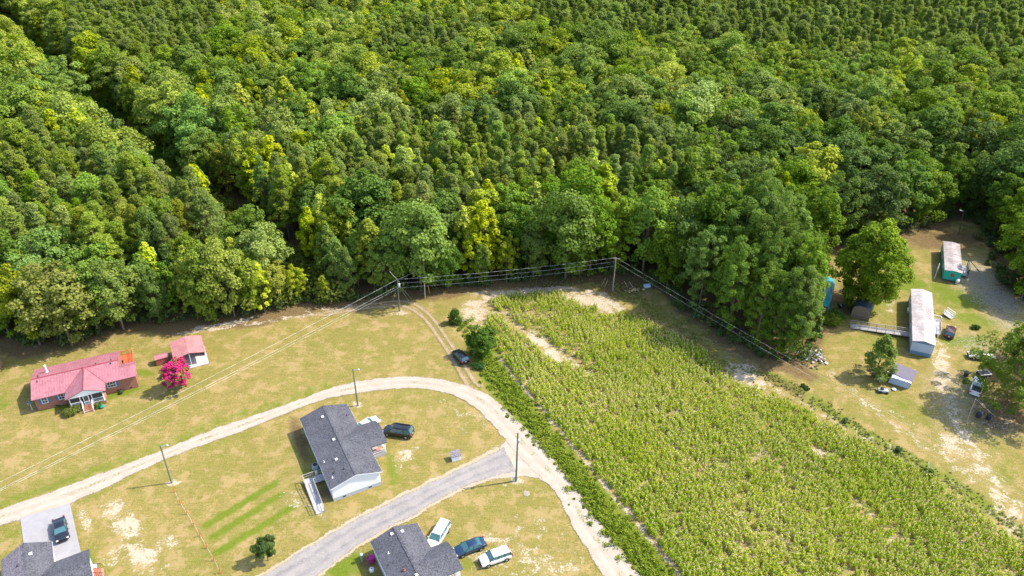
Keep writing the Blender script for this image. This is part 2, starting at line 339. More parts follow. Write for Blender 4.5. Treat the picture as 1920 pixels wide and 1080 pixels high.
def road_mat(name, c1, c2, c3, ragged=.5, ruts=0, hold=0, grass=.0):
    t = NT(name); a = t.noise(.5, 4, .6); b = t.noise(3, 5, .7); c_ = t.noise(16, 3, .7)
    c = t.mix(t.step(a, .35, .65), c1, c2); c = t.mix(t.math('MULTIPLY', t.step(b, .5, .68), .7), c, c3)
    c = t.mix(t.math('MULTIPLY', t.step(c_, .55, .7), .45), c, tuple(x*.55 for x in c1))
    lat = t.attr('lat'); e = t.attr('edge')
    rt_ = t.math('ABSOLUTE', t.math('SUBTRACT', t.math('ABSOLUTE', t.math('SUBTRACT', t.math('ADD', lat, t.math('MULTIPLY', t.math('SUBTRACT', a, .5), .25)), .5)), .2)); c = t.mix(t.math('MULTIPLY', t.step(rt_, .02, .12), .3), c, c3)
    if grass:
        mid = t.step(t.math('ABSOLUTE', t.math('SUBTRACT', lat, .5)), .17, .03)
        g = t.math('MULTIPLY', t.math('MULTIPLY', mid, t.step(t.noise(.25, 3, .6), .5, .6)), t.step(b, .42, .56))
        c = t.mix(t.math('MULTIPLY', g, grass), c, (.17, .16, .05))
    al = t.step(t.math('ADD', e, t.math('MULTIPLY', t.math('SUBTRACT', t.math('ADD', b, a), 1), ragged*3.4)), -.05, .22)
    if ruts:
        r_ = t.math('ABSOLUTE', t.math('SUBTRACT', t.math('ABSOLUTE', t.math('SUBTRACT', lat, .5)), .27))
        r_ = t.step(t.math('ADD', r_, t.math('MULTIPLY', t.math('SUBTRACT', b, .5), .5)), .26, .04); al = t.math('MULTIPLY', al, r_)
    t.fin(c, .9, .15); t.L(al, t.b.inputs['Alpha']); t.bump(t.math('ADD', b, c_), .5, .05); return t.m
m_road = road_mat('white_gravel', (0.333, 0.286, 0.227), (0.388, 0.337, 0.274), (0.261, 0.214, 0.158), .3, grass=.8)
m_grey = road_mat('grey_gravel', (0.228, 0.209, 0.196), (0.171, 0.158, 0.155), (0.330, 0.292, 0.254), .42)
m_edge = road_mat('pale_sand', (0.330, 0.267, 0.171), (0.368, 0.305, 0.209), (0.286, 0.228, 0.127), .4)
m_track = road_mat('rutted_sand', (0.261, 0.194, 0.099), (0.318, 0.245, 0.150), (0.238, 0.167, 0.083), .5, ruts=1)
outer = [(-60, 978), (0, 955), (130, 909), (300, 845), (390, 808), (480, 777), (560, 749), (620, 727), (680, 713), (760, 706), (820, 710), (870, 721), (912, 738), (947, 765), (981, 798), (1015, 832), (1045, 868), (1075, 905), (1102, 945), (1122, 975), (1165, 1030), (1200, 1078), (1265, 1170)]
inner = [(-60, 1014), (0, 986), (130, 945), (300, 866), (390, 832), (480, 799), (560, 766), (622, 746), (690, 735), (760, 728), (812, 732), (850, 742), (885, 760), (912, 785), (936, 812), (958, 840), (992, 876), (1030, 912), (1056, 950), (1072, 985), (1105, 1038), (1130, 1080), (1185, 1170)]
road('gravel_road', outer, inner, m_road, .012, 'pale gravel road curving around the houses')
off = lambda pts, d: [(x, y+d) for x, y in pts]
du = [(470, 1092), (560, 1038), (663, 976), (761, 927), (846, 887), (905, 858), (945, 838)]; dl = [(570, 1092), (605, 1073), (684, 1014), (775, 966), (850, 922), (915, 896), (968, 884)]
road('drive_verge', off(du, -7), off(dl, 7), m_edge, .008, 'straw coloured sandy margins of the grey drive')
road('gravel_apron', [(905, 868), (930, 850), (950, 822), (975, 812), (1000, 830)], [(905, 900), (945, 898), (985, 893), (1030, 905), (1062, 925)], m_road, .010, 'pale sandy apron where the grey drive meets the road')
road('gravel_drive', du, dl, m_grey, .016, 'grey gravel drive between the two grey houses')
road('dirt_track', [(600, 585), (680, 570), (745, 561), (782, 567), (806, 584), (824, 604), (842, 630), (858, 654), (882, 692), (906, 726)],
     [(600, 596), (680, 582), (740, 577), (764, 582), (786, 596), (804, 616), (820, 640), (836, 664), (856, 700), (872, 728)], m_track, .009, 'sandy two rut track from the road to the woods', step=.4, k=16)
t = NT('concrete'); c = t.mix(t.step(t.noise(.8, 5, .6), .3, .7), (.205, .195, .20), (.24, .23, .235)); c = t.mix(t.math('MULTIPLY', t.noise(9, 4, .7), .3), c, (.5, .48, .46)); m_conc = t.fin(c, .85, .2)
b = MB(); q = [G(38, 971), G(131, 944), G(153, 1042), G(170, 1100), G(20, 1100), G(45, 1025)]
b.prism([(p.x, p.y) for p in q][::-1], -.1, .03)
tag(b.build('concrete_drive', m_conc), 'grey concrete drive pad under the black sedan', kind='structure')
# ---------------------------------------------------------------- foliage
def foliage_mat(name, trans=.38, tintmix=.7, fixed=None, vary=.2):
    t = NT(name)
    oi = t.new('ShaderNodeObjectInfo'); base = oi.outputs['Color'] if fixed is None else fixed
    ta = t.new('ShaderNodeAttribute', attribute_name='tint').outputs['Fac']
    hs = t.new('ShaderNodeHueSaturation'); t.val(hs.inputs['Color'], base if fixed is None else (*fixed, 1))
    t.L(t.math('MULTIPLY_ADD', ta, -.022, .509), hs.inputs['Hue']); t.L(t.math('MULTIPLY_ADD', ta, tintmix, 1-tintmix*.5), hs.inputs['Value']); 
    h2 = t.new('ShaderNodeHueSaturation'); t.L(hs.outputs[0], h2.inputs['Color']); r = oi.outputs['Random']
    t.L(t.math('MULTIPLY_ADD', r, .018, .491), h2.inputs['Hue']); t.L(t.math('MULTIPLY_ADD', t.math('FRACT', t.math('MULTIPLY', r, 17.3)), vary*2, 1-vary), h2.inputs['Value'])
    t.L(t.math('MULTIPLY_ADD', t.math('FRACT', t.math('MULTIPLY', r, 7.7)), .2, .9), h2.inputs['Saturation'])
    col = h2.outputs[0]
    t.n.remove(t.b); d = t.new('ShaderNodeBsdfDiffuse'); tr = t.new('ShaderNodeBsdfTranslucent'); gl = t.new('ShaderNodeBsdfGlossy'); gl.inputs['Roughness'].default_value = .55
    gl.inputs['Color'].default_value = (.5, .5, .5, 1)
    t.L(col, d.inputs[0]); t.L(t.mix(.4, col, (.28, .42, .02)), tr.inputs[0]); mx = t.new('ShaderNodeMixShader'); mx.inputs[0].default_value = trans
    t.L(d.outputs[0], mx.inputs[1]); t.L(tr.outputs[0], mx.inputs[2]); m2 = t.new('ShaderNodeMixShader'); m2.inputs[0].default_value = .025
    t.L(mx.outputs[0], m2.inputs[1]); t.L(gl.outputs[0], m2.inputs[2]); t.L(m2.outputs[0], t.out.inputs[0]); return t.m
m_leaf = foliage_mat('leaf'); m_needle = foliage_mat('needle', .36, .6)
m_bark = plain('bark', (.16, .12, .09), .9, .1, var=.4, sc=2)
def quads(c, n, w, h=None, r=rng, tri=False):
    "one leaf quad at each centre c facing n, random spin"
    k = len(c); n = n/(np.linalg.norm(n, axis=1, keepdims=True)+1e-9); a = r.normal(size=(k, 3)); u = np.cross(n, a); u /= np.linalg.norm(u, axis=1, keepdims=True)+1e-9; v = np.cross(n, u)
    w = np.broadcast_to(np.asarray(w, float), (k,))[:, None]/2; h = w if h is None else np.broadcast_to(np.asarray(h, float), (k,))[:, None]/2
    f = n*w*.35
    V = np.stack([c-u*w-v*h*.6-f, c+u*w*.7-v*h+f*.5, c+u*w+v*h*.6-f, c-u*w*.6+v*h+f*.5], 1).reshape(-1, 3)
    return V, np.arange(4*k).reshape(k, 4)
def clumpy(r, centers, rad, per, size, up=.35, flat=.75, out=None, jit=.55):
    "leaf quads over the outsides of many small balls"
    C = np.repeat(centers, per, 0); Rr = np.repeat(rad, per); k = len(C)
    d = r.normal(size=(k, 3)); d[:, 2] += up; d /= np.linalg.norm(d, axis=1, keepdims=True)
    rr = Rr*(r.random(k)**.35)
    P = C+d*rr[:, None]*np.array([1, 1, flat]); n = d+r.normal(size=(k, 3))*jit+np.array([0, 0, .5])
    if out is not None: n += np.repeat(out, per, 0)*.6
    tint = np.repeat(r.random(len(centers)), per)*.55+r.random(k)*.45
    V, Fq = quads(P, n, size*(.6+.8*r.random(k)), None, r)
    return V, Fq, np.repeat(tint, 4)
def limb_mesh(name, H, r0, targets, mat=None, split=.35):
    b = MB(); top = Vector((0, 0, H)); b.tube((0, 0, -.3), (0, 0, H*.45), r0, r0*.7, 8, False); b.tube((0, 0, H*.45), (H*.01, 0, H*.92), r0*.7, r0*.12, 6, False)
    for i, p in enumerate(targets):
        p = Vector(p); h = max(H*.15, p.z*(.45+.3*((i*37 % 10)/10))); b.tube((0, 0, min(h, p.z)), p, r0*.34, r0*.07, 5, False)
    m = bpy.data.meshes.new(name); m.from_pydata(b.v, [], b.f); m.update(); m.polygons.foreach_set('use_smooth', [True]*len(m.polygons)); m.materials.append(mat or m_bark); return m
def broad_crown(seed, H=19., Rc=5.2, low=.12, n=95, per=64, size=.5, lump=1.35, mat=None, shape=1.0):
    r = np.random.default_rng(seed); d = r.normal(size=(n, 3)); d[:, 2] = np.abs(d[:, 2]) * np.where(r.random(n) < .72, 1, -1); d /= np.linalg.norm(d, axis=1, keepdims=True)
    lob = 1+.22*np.sin(np.arctan2(d[:, 1], d[:, 0])*3+seed)+.12*np.sin(np.arctan2(d[:, 1], d[:, 0])*5+seed*2)
    rr = (.5+.5*r.random(n)**.6)*lob; zc = H*(.5+low/2); hz = H*(1-low)/2
    z = zc+d[:, 2]*hz*np.clip(rr, 0, 1.05)*.97; prof = np.where(z > zc, 1, 1-.25*(zc-z)/hz)*shape
    c = np.stack([d[:, 0]*Rc*rr*prof, d[:, 1]*Rc*rr*prof, z], 1); rad = lump*(.7+.6*r.random(n))
    V, Fq, tt = clumpy(r, c, rad, per, size, out=d)
    return npmesh('crown', V, Fq, mat or m_leaf, False, dict(tint=tt)), [tuple(x) for x in c[::7]]
def spire_crown(seed, H=16., Rc=2.8, low=.1, n=80, per=85, size=.33, mat=None):
    "narrow upright crown of a young sweetgum"
    r = np.random.default_rng(seed); t = r.random(n)**.8; z = H*(low+(1-low)*t); prof = np.sin(np.clip(1-t, 0, 1)**.75*math.pi*.62)*1.05; a = r.random(n)*2*math.pi
    rr = Rc*np.clip(prof, .05, 1)*(.45+.6*r.random(n)); c = np.stack([np.cos(a)*rr, np.sin(a)*rr, z-.3], 1); d = np.stack([np.cos(a), np.sin(a), np.full(n, .6)], 1)
    V, Fq, tt = clumpy(r, c, .8*(.6+.5*r.random(n)), per, size, out=d, flat=1.15)
    return npmesh('crown', V, Fq, mat or m_leaf, False, dict(tint=tt)), [tuple(x) for x in c[::8]]
def pine_crown(seed, H=18., Rc=2.5, low=.35, n=85, per=46, size=.62, mat=None, ragged=.35, lump=.75, blunt=0):
    "tufts of long needles at the ends of whorled boughs"
    r = np.random.default_rng(seed); t = r.random(n)**.85; z = H*(low+(1-low)*t); prof = np.clip((1-t)**(.42 if blunt else .82)*1.25, .05, 1)*np.clip(t*5+.45, 0, 1); a = r.random(n)*2*math.pi
    rr = Rc*prof*(1-ragged*.5+ragged*r.random(n))*np.where(r.random(n) < .25, .4, 1); c = np.stack([np.cos(a)*rr, np.sin(a)*rr, z], 1)
    C = np.repeat(c, per, 0); k = len(C); d = r.normal(size=(k, 3)); d[:, 2] += .35; o = np.repeat(np.stack([np.cos(a), np.sin(a), np.zeros(n)], 1), per, 0); d += o*.4; d /= np.linalg.norm(d, axis=1, keepdims=True)
    L = np.repeat(lump*(.7+.6*r.random(n)), per)*(.35+.75*r.random(k)**.5); nn = d*.55+np.array([0, 0, .75])+r.normal(size=(k, 3))*.55
    V, Fq = quads(C+d*L[:, None]*np.array([1, 1, .8]), nn, size*.30*(.6+.8*r.random(k)), size*.85*(.6+.7*r.random(k)), r)
    tt = np.repeat(np.repeat(r.random(n), per)*.55+r.random(k)*.45, 4)
    return npmesh('crown', V, Fq, mat or m_needle, False, dict(tint=tt)), [tuple(x) for x in c[::6]]
PROTO = {}
def proto(key, cm, H, r0):
    m, tg = cm; PROTO[key] = (m, limb_mesh('trunk', H, r0, tg), H)
for i in range(7): proto(('b', i), broad_crown(20+i, 19, (5.2, 5.2, 5.6, 4.9, 5.2, 4.0, 3.8)[i], low=(.02, .08, .03, .1, .04, .03, .1)[i], n=(95, 130, 75, 110, 150, 85, 110)[i], per=(100, 80, 130, 90, 70, 95, 80)[i], size=(.38, .33, .42, .36, .30, .36, .33)[i], lump=(1.35, 1.0, 1.7, 1.2, .85, 1.2, .95)[i]), 19, .24)
for i in range(3): proto(('s', i), spire_crown(40+i), 16, .15)
for i in range(4): proto(('p', i), pine_crown(60+i, 18, (2.2, 2.0, 2.5, 1.8)[i], low=.28, n=(90, 80, 100, 70)[i], per=105, size=.38, ragged=(.5, .4, .7, .5)[i], lump=(.62, .55, .72, .5)[i]), 18, .17)
for i in range(2): proto(('m', i), broad_crown(80+i, 27, 6.4, low=.02, n=190, per=120, size=.32, lump=1.15, mat=m_needle), 27, .33)
DARK = (.098, .172, .018); MID = (.155, .242, .023); PALE = (.235, .31, .055); GOLD = (.305, .35, .017); YEL = (.40, .46, .014); PINE = (.185, .245, .036); PINE2 = (.215, .268, .036); OLIVE = (.235, .28, .026)
def tree(name, key, x, y, H, rz, col, label, cat, group, wid=1.0, z=0):
    m, tk, h0 = PROTO[key]; s = H/h0
    o = thing(name, label, cat, (x, y, z), rz, group); o.scale = (s*wid, s*wid, s)
    c = bpy.data.objects.new('crown', m); link(c, o); c.color = (*col, 1); t_ = bpy.data.objects.new('trunk', tk); link(t_, o)
    return o
# zones of the wood, outlined at canopy height in picture coordinates
PINES = [[(90, -60), (400, -60), (430, 60), (410, 110), (300, 122), (180, 110), (110, 60)], [(-400, 225), (60, 240), (200, 290), (330, 330), (400, 400), (330, 450), (240, 445), (150, 460), (-400, 470)],
         [(980, -300), (3000, -300), (3000, 110), (1750, 105), (1500, 100), (1300, 75), (1130, 72), (1000, 60)], [(440, 330), (640, 290), (700, 215), (850, 235), (1000, 215), (1180, 240), (1290, 270), (1290, 330), (1200, 350), (1050, 350), (900, 370), (820, 400), (740, 390), (620, 360), (500, 380)],
         [(690, 70), (860, 60), (900, 120), (780, 125)]]
MATURE = [(1290, 390), (1400, 375), (1480, 440), (1500, 560), (1500, 720), (1380, 720), (1290, 610)]
SCRUB = [(282, 300), (345, 305), (380, 355), (470, 375), (560, 455), (650, 540), (640, 590), (560, 600), (500, 530), (430, 450), (350, 400)]
SPIRES = [(270, 462, 15), (340, 470, 17), (362, 500, 13), (690, 420, 17), (655, 400, 16), (600, 372, 17), (575, 395, 15), (868, 395, 18), (905, 385, 19), (885, 420, 15), (470, 285, 18), (500, 310, 15), (1450, 305, 18), (1475, 330, 17), (1440, 350, 15), (1828, 243, 17), (1862, 250, 17), (1845, 290, 15), (1390, 268, 15),
          (1120, 245, 14), (1150, 262, 16), (1180, 270, 14), (822, 238, 14), (800, 232, 15), (1430, 232, 14), (1525, 242, 16), (1545, 258, 14), (430, 452, 14), (455, 480, 13), (480, 500, 12), (150, 190, 15), (120, 50, 15), (60, 90, 14), (30, 60, 15), (450, 92, 14), (570, 128, 14), (1070, 40, 13), (835, 20, 14), (1000, 20, 12), (390, 450, 12), (1290, 245, 14), (1330, 275, 13),
          (1245, 415, 13), (1262, 395, 14), (1880, 260, 15), (1790, 250, 15), (1425, 130, 16), (1480, 140, 15), (1740, 135, 16), (1780, 150, 15), (1300, 60, 12), (1680, 40, 11), (160, 365, 11), (165, 385, 10), (270, 350, 11), (640, 225, 14), (560, 290, 13), (1095, 420, 12), (735, 420, 13)]
rt = np.random.default_rng(5)
GAP = [G(*p) for p in [(-10, 35), (40, 85), (110, 150), (195, 235), (262, 300), (310, 350), (350, 400)]]
placed = []   # kind, key, x, y, H, col, wid, z15 px
cell = {}
def free(x, y, r_):
    i, j = int(x//6), int(y//6)
    for a in range(i-2, i+3):
        for b_ in range(j-2, j+3):
            for (u, v, q) in cell.get((a, b_), ()):
                if (u-x)**2+(v-y)**2 < ((q+r_)*.72)**2: return False
    return True
def put(kind, key, x, y, H, col, rad, wid=1.0):
    cell.setdefault((int(x//6), int(y//6)), []).append((x, y, rad)); placed.append([kind, key, x, y, H, col, wid])
for px, py, H in SPIRES:
    g = G(px, py, H*.95); put('sweetgum_tree', ('s', rt.integers(3)), g.x, g.y, H, tuple(np.array(YEL)*(.8+.4*rt.random())), 2.0, .9+.35*rt.random())
# front row: walks along the edge of the wood
def jc(c, a=.18): return tuple(np.array(c)*(1-a+2*a*rt.random())*(1+.035*rt.normal(size=3)))
FRONT = [  # base px, base py, height, kind, colour, width
 (20, 633, 17, 'b', MID, 1), (75, 645, 18, 'b', OLIVE, 1.05), (135, 647, 19, 'b', OLIVE, 1.25), (185, 623, 18, 'b', MID, 1.1), (232, 617, 17, 'b', MID, 1.15), (40, 605, 20, 'b', DARK, 1.1), (110, 603, 21, 'b', MID, 1.1), (300, 605, 12, 'b', DARK, .8), (395, 597, 17, 'b', MID, .95), (440, 593, 18, 'b', OLIVE, .85),
 (478, 585, 15, 'b', OLIVE, .8), (520, 575, 12, 'b', GOLD, .9), (560, 565, 9, 'b', GOLD, .9), (610, 567, 7, 'b', GOLD, .9), (650, 557, 12, 'b', MID, .7), (725, 552, 15, 'b', MID, .8), (790, 544, 22, 'b', PALE, 1.0), (840, 542, 12, 'b', DARK, .8), (745, 542, 16, 'b', MID, .8),
 (905, 537, 11, 'b', MID, .8), (950, 530, 12, 'b', OLIVE, .8), (1000, 524, 15, 'b', MID, .9), (1060, 522, 22, 'b', MID, 1.05), (1105, 517, 21, 'b', MID, 1.0), (1150, 512, 19, 'b', MID, .95), (1205, 510, 22, 'b', MID, 1.05), (1250, 540, 16, 'b', DARK, .8), (1275, 532, 20, 'b', DARK, .9),
 (1310, 581, 21, 'm', MID, .85), (1365, 621, 23, 'm', DARK, .85), (1415, 646, 20, 'm', MID, .8), (1455, 670, 21, 'm', DARK, .8), (1478, 670, 22, 'm', MID, .8), (1478, 611, 23, 'm', MID, .85), (1430, 591, 26, 'm', DARK, .95), (1370, 566, 26, 'm', DARK, .95), (1330, 530, 24, 'b', DARK, .9), (1450, 530, 24, 'm', MID, .9), (1400, 500, 25, 'm', MID, .9),
 (1505, 500, 21, 'b', MID, 1.0), (1560, 462, 20, 'b', DARK, 1.05), (1615, 450, 19, 'b', DARK, 1.15), (1670, 432, 19, 'b', DARK, 1.05), (1720, 418, 17, 'b', MID, 1.0), (1770, 405, 17, 'b', DARK, 1.0), (1820, 400, 16, 'b', DARK, 1.0), (1860, 440, 17, 'b', MID, .9), (1905, 520, 17, 'b', MID, 1.15), (1915, 560, 15, 'b', MID, 1.05), (1885, 470, 17, 'b', MID, 1.05), (1960, 560, 18, 'b', MID, 1.2)]
for px, py, H, k, c, w in FRONT:
    if k == 'm': H *= .93
    g = G(px, py); put('broadleaf_tree' if k == 'b' else 'tall_pine_tree', (k, rt.integers(7 if k == 'b' else 2)), g.x, g.y, H, jc(c, .1), (5.2*H/19 if k == 'b' else 5*H/27)*w*.72, w*(1 if k == 'b' else 1.05))
def zone(px, py):
    if inpoly([px], [py], MATURE)[0]: return 'm'
    for P in PINES:
        if inpoly([px], [py], P)[0]: return 'p'
    return 'b'
cx = rt.uniform(-420, 430, 26000); cy = rt.uniform(100, 500, 26000)
ok = in_forest(cx, cy) & (np.abs(cx) < cy*.78+30); cx, cy = cx[ok], cy[ok]
zx, zy = proj(cx, cy, np.full(len(cx), 15.)); dg = dist_poly(cx, cy, GAP); dE = dist_poly(cx, cy, EW)
sq = inpoly(*proj(cx, cy, np.full(len(cx), 3.)), SCRUB); zn = ['x' if q_ else zone(a, b_) for a, b_, q_ in zip(zx, zy, sq)]
for i in range(len(cx)):
    if dg[i] < 8 or dE[i] < 2.5 or zn[i] not in ('b', 'm'): continue
    s = .58+.62*rt.random()**1.2; rr = 5.2*s
    if zn[i] == 'm': s = .85+.2*rt.random(); rr = 4.6
    if dE[i] < rr*.8 or not free(cx[i], cy[i], rr*.86): continue
    px, py = zx[i], zy[i]
    if zn[i] == 'm': put('tall_pine_tree', ('m', rt.integers(2)), cx[i], cy[i], 26*s, jc(DARK if rt.random() < .6 else MID, .1), rr*.8, .75); continue
    band = 60 < py < 250
    u = rt.random()
    if px > 1250 and py > 255: c = DARK if u < .5 else MID if u < .9 else GOLD
    elif band and 480 < px < 1900: c = PALE if u < .3 else GOLD if u < .5 else MID if u < .82 else DARK
    elif px < 200 and py < 130: c = GOLD if u < .55 else OLIVE
    elif py < 60: c = PALE if u < .3 else GOLD if u < .55 else MID
    else: c = MID if u < .45 else OLIVE if u < .65 else DARK if u < .85 else PALE
    if rt.random() < .16 and px < 1300: put('sweetgum_tree', ('s', rt.integers(3)), cx[i], cy[i], 17+4*rt.random(), jc(GOLD if rt.random() < .6 else YEL, .15), 2.6, 1.2); continue
    put('broadleaf_tree', ('b', rt.integers(7)), cx[i], cy[i], (9+11.5*s)*(1.06 if band else 1), jc(c), rr*.86, .75+.5*s-.12)
n_b = len(placed)
cx = np.concatenate([cx, rt.uniform(-420, 430, 60000)]); cy = np.concatenate([cy, rt.uniform(100, 500, 60000)])
ok = in_forest(cx, cy) & (np.abs(cx) < cy*.78+30); cx, cy = cx[ok], cy[ok]
zx, zy = proj(cx, cy, np.full(len(cx), 15.)); dg = dist_poly(cx, cy, GAP); dE = dist_poly(cx, cy, EW)
sq = inpoly(*proj(cx, cy, np.full(len(cx), 3.)), SCRUB)
for i in range(len(cx)):
    if sq[i] or dg[i] < 6.5 or dE[i] < 2: continue
    rp = 1.2+2.1*rt.random()**1.3
    if not free(cx[i], cy[i], rp): continue
    z_ = zone(zx[i], zy[i])
    if z_ in ('x', 'm'): continue
    if z_ == 'b':
        if rt.random() < .5: put('sweetgum_tree', ('s', rt.integers(3)), cx[i], cy[i], 11+4*rt.random(), jc(MID if rt.random() < .7 else GOLD, .15), 2.3, 1.1)
        continue
    u = rt.random(); near_ = zy[i] > 200
    if u < (.05 if near_ and zx[i] > 430 else .03 if near_ else .012): put('sweetgum_tree', ('s', rt.integers(3)), cx[i], cy[i], 17+2*rt.random(), jc(YEL, .2), 2.0); continue
    if u < .12: put('broadleaf_tree', ('b', rt.integers(7)), cx[i], cy[i], 15+4*rt.random(), jc(MID if rt.random() < .6 else OLIVE), 2.5, .5+.35*rt.random()); continue
    put('pine_tree', ('p', rt.integers(4)), cx[i], cy[i], 13.5+1.6*rp+5*rt.random(), jc(PINE if rt.random() < .55 else PINE2 if rt.random() < .7 else MID, .24), rp, .62+.30*rp)
print('trees', len(placed), {k: sum(p[0] == k for p in placed) for k in ('broadleaf_tree', 'sweetgum_tree', 'pine_tree', 'tall_pine_tree')})
# the nearest ones in view are trees of their own, the far remainder of each kind is one mass
LIM = {'broadleaf_tree': 290, 'sweetgum_tree': 280, 'pine_tree': 290, 'tall_pine_tree': 290}
PLACES = [(250, 2000, 'behind the brick house'), (430, 470, 'above the carport'), (640, 560, 'left of the light pole'), (860, 560, 'behind the transformer pole'), (1110, 540, 'behind the corn field'), (1290, 540, 'near the pale grey pole'), (1560, 700, 'beside the debris pile'), (1760, 470, 'behind the yard oak'), (5000, 700, 'past the teal trailer')]
def where(px): return next(p[2] for p in PLACES if px < p[0])
def colour_word(c, kind):
    g = c[0]/c[1]; v = c[0]+c[1]
    if kind == 'pine_tree': return 'dull olive' if v > .45 else 'dusky green' if v < .40 else 'grey green'
    return 'yellow green' if g > .86 and v > .7 else 'golden green' if g > .86 and v > .54 else 'silvery green' if v > .49 else 'olive green' if g > .76 else 'mid green' if v > .34 else 'dark green'
P_ = [p+[proj(np.array([p[2]]), np.array([p[3]]), np.array([p[4]*.8]))] for p in placed]
order = sorted(P_, key=lambda p: math.hypot(p[2], p[3]))
cnt = {}; rest = {k: [] for k in LIM}; seen_l = {}
NM = {'broadleaf_tree': 'broadleaf tree', 'sweetgum_tree': 'slender sweetgum', 'pine_tree': 'plantation pine', 'tall_pine_tree': 'tall old pine'}
made = {}
for kind, key, x, y, H, col, wid, (qx, qy) in order:
    qx, qy = qx[0], qy[0]; inv = -40 < qx < 1960 and -30 < qy
    if inv and cnt.get(kind, 0) < LIM[kind] and math.hypot(x, y) < 420:
        cnt[kind] = cnt.get(kind, 0)+1
        gpx, gpy = proj(np.array([x]), np.array([y])); d = float(dist_poly(np.array([x]), np.array([y]), EW)[0])
        dep = 'in the front row' if d < 7 else 'in the second row' if d < 16 else 'a few rows in' if d < 40 else 'deep in the wood' if d < 110 else 'far up the wood'
        size = 'small ' if H < 12 else 'tall ' if H > 20.5 else 'round ' if kind == 'broadleaf_tree' and wid > 1.02 else ''
        lab = f"{size}{colour_word(col, kind)} {NM[kind].split()[-1] if kind != 'broadleaf_tree' else 'broadleaf'} {dep} {where(gpx[0])}"
        grp = {'broadleaf_tree': 'broadleaf trees of the wood', 'sweetgum_tree': 'slender sweetgums of the wood', 'pine_tree': 'plantation pines of the wood', 'tall_pine_tree': 'tall old pines by the corn'}[kind]
        made.setdefault(lab, []).append((qx, tree(kind, key, x, y, H, rt.random()*6.28, col, lab, {'broadleaf_tree': 'tree', 'sweetgum_tree': 'tree'}.get(kind, 'pine tree'), grp, wid)))
    else: rest[kind].append((key[1], x, y, H/PROTO[key][2], wid, col))
ORD = 'leftmost,second from left,third from left,fourth from left,fifth from left,sixth from left,seventh from left,eighth from left,ninth from left,tenth from left,eleventh from left,twelfth from left,thirteenth from left,fourteenth from left,fifteenth from left,sixteenth from left,seventeenth from left,eighteenth from left,nineteenth from left,twentieth from left,twenty first from left,twenty second from left,twenty third from left,twenty fourth from left,twenty fifth from left,twenty sixth from left,twenty seventh from left'.split(',')
for lab, L_ in made.items():
    if len(L_) > 1:
        for k, (q_, o_) in enumerate(sorted(L_, key=lambda p: p[0])):
            if k < len(ORD): o_['label'] = f"{lab}, {ORD[k]}"
print('single trees', cnt, {k: len(v) for k, v in rest.items()})
def mass(name, pts, letter, n, col, label, src):
    "one far-off mass of trees: points that carry the crowns of the near ones"
    if not pts: return
    V = np.array([(p[1], p[2], 0) for p in pts], np.float32); m = bpy.data.meshes.new(name); m.vertices.add(len(V)); m.vertices.foreach_set('co', V.ravel())
    for a, ty, d in (('kind_id', 'INT', [p[0] for p in pts]), ('sz', 'FLOAT', [p[3] for p in pts])):
        at = m.attributes.new(a, ty, 'POINT'); at.data.foreach_set('value', np.asarray(d, np.int32 if ty == 'INT' else np.float32))
    at = m.attributes.new('rot', 'FLOAT_VECTOR', 'POINT'); rr = np.zeros((len(pts), 3), np.float32); rr[:, 2] = rt.random(len(pts))*6.28; at.data.foreach_set('vector', rr.ravel())
    at = m.attributes.new('scl', 'FLOAT_VECTOR', 'POINT'); at.data.foreach_set('vector', np.array([(p[3]*p[4], p[3]*p[4], p[3]) for p in pts], np.float32).ravel())
    o = bpy.data.objects.new(name, m); link(o); o.color = (*col, 1)
    ng = bpy.data.node_groups.new(name, 'GeometryNodeTree'); ng.interface.new_socket('Geometry', in_out='INPUT', socket_type='NodeSocketGeometry'); ng.interface.new_socket('Geometry', in_out='OUTPUT', socket_type='NodeSocketGeometry')
    N = ng.nodes; gi = N.new('NodeGroupInput'); go = N.new('NodeGroupOutput'); jn = N.new('GeometryNodeJoinGeometry')
    def na(a, ty): x = N.new('GeometryNodeInputNamedAttribute'); x.data_type = ty; x.inputs[0].default_value = a; return x.outputs[0]
    for k in range(n):
        ob = N.new('GeometryNodeObjectInfo'); ob.inputs[0].default_value = src[k]; ob.inputs[1].default_value = True; ob.transform_space = 'ORIGINAL'
        ip = N.new('GeometryNodeInstanceOnPoints'); cp = N.new('FunctionNodeCompare'); cp.data_type = 'INT'; cp.operation = 'EQUAL'
        ng.links.new(na('kind_id', 'INT'), cp.inputs[2]); cp.inputs[3].default_value = k
        ng.links.new(gi.outputs[0], ip.inputs['Points']); ng.links.new(cp.outputs[0], ip.inputs['Selection']); ng.links.new(ob.outputs['Geometry'], ip.inputs['Instance'])
        e = N.new('FunctionNodeEulerToRotation'); ng.links.new(na('rot', 'FLOAT_VECTOR'), e.inputs[0]); ng.links.new(e.outputs[0], ip.inputs['Rotation']); ng.links.new(na('scl', 'FLOAT_VECTOR'), ip.inputs['Scale'])
        ng.links.new(ip.outputs[0], jn.inputs[0])
    ng.links.new(jn.outputs[0], go.inputs[0]); md = o.modifiers.new('trees', 'NODES'); md.node_group = ng
    tag(o, label, kind='stuff'); return o
def sources(letter, n):
    out = []
    for k in range(n):
        m = PROTO[(letter, k)][0]; out.append(next(o for o in bpy.data.objects if o.type == 'MESH' and o.data == m))
    return out
mass('pine_forest', rest['pine_tree'], 'p', 4, PINE, 'far pine plantation reaching to the top of the view', sources('p', 4))
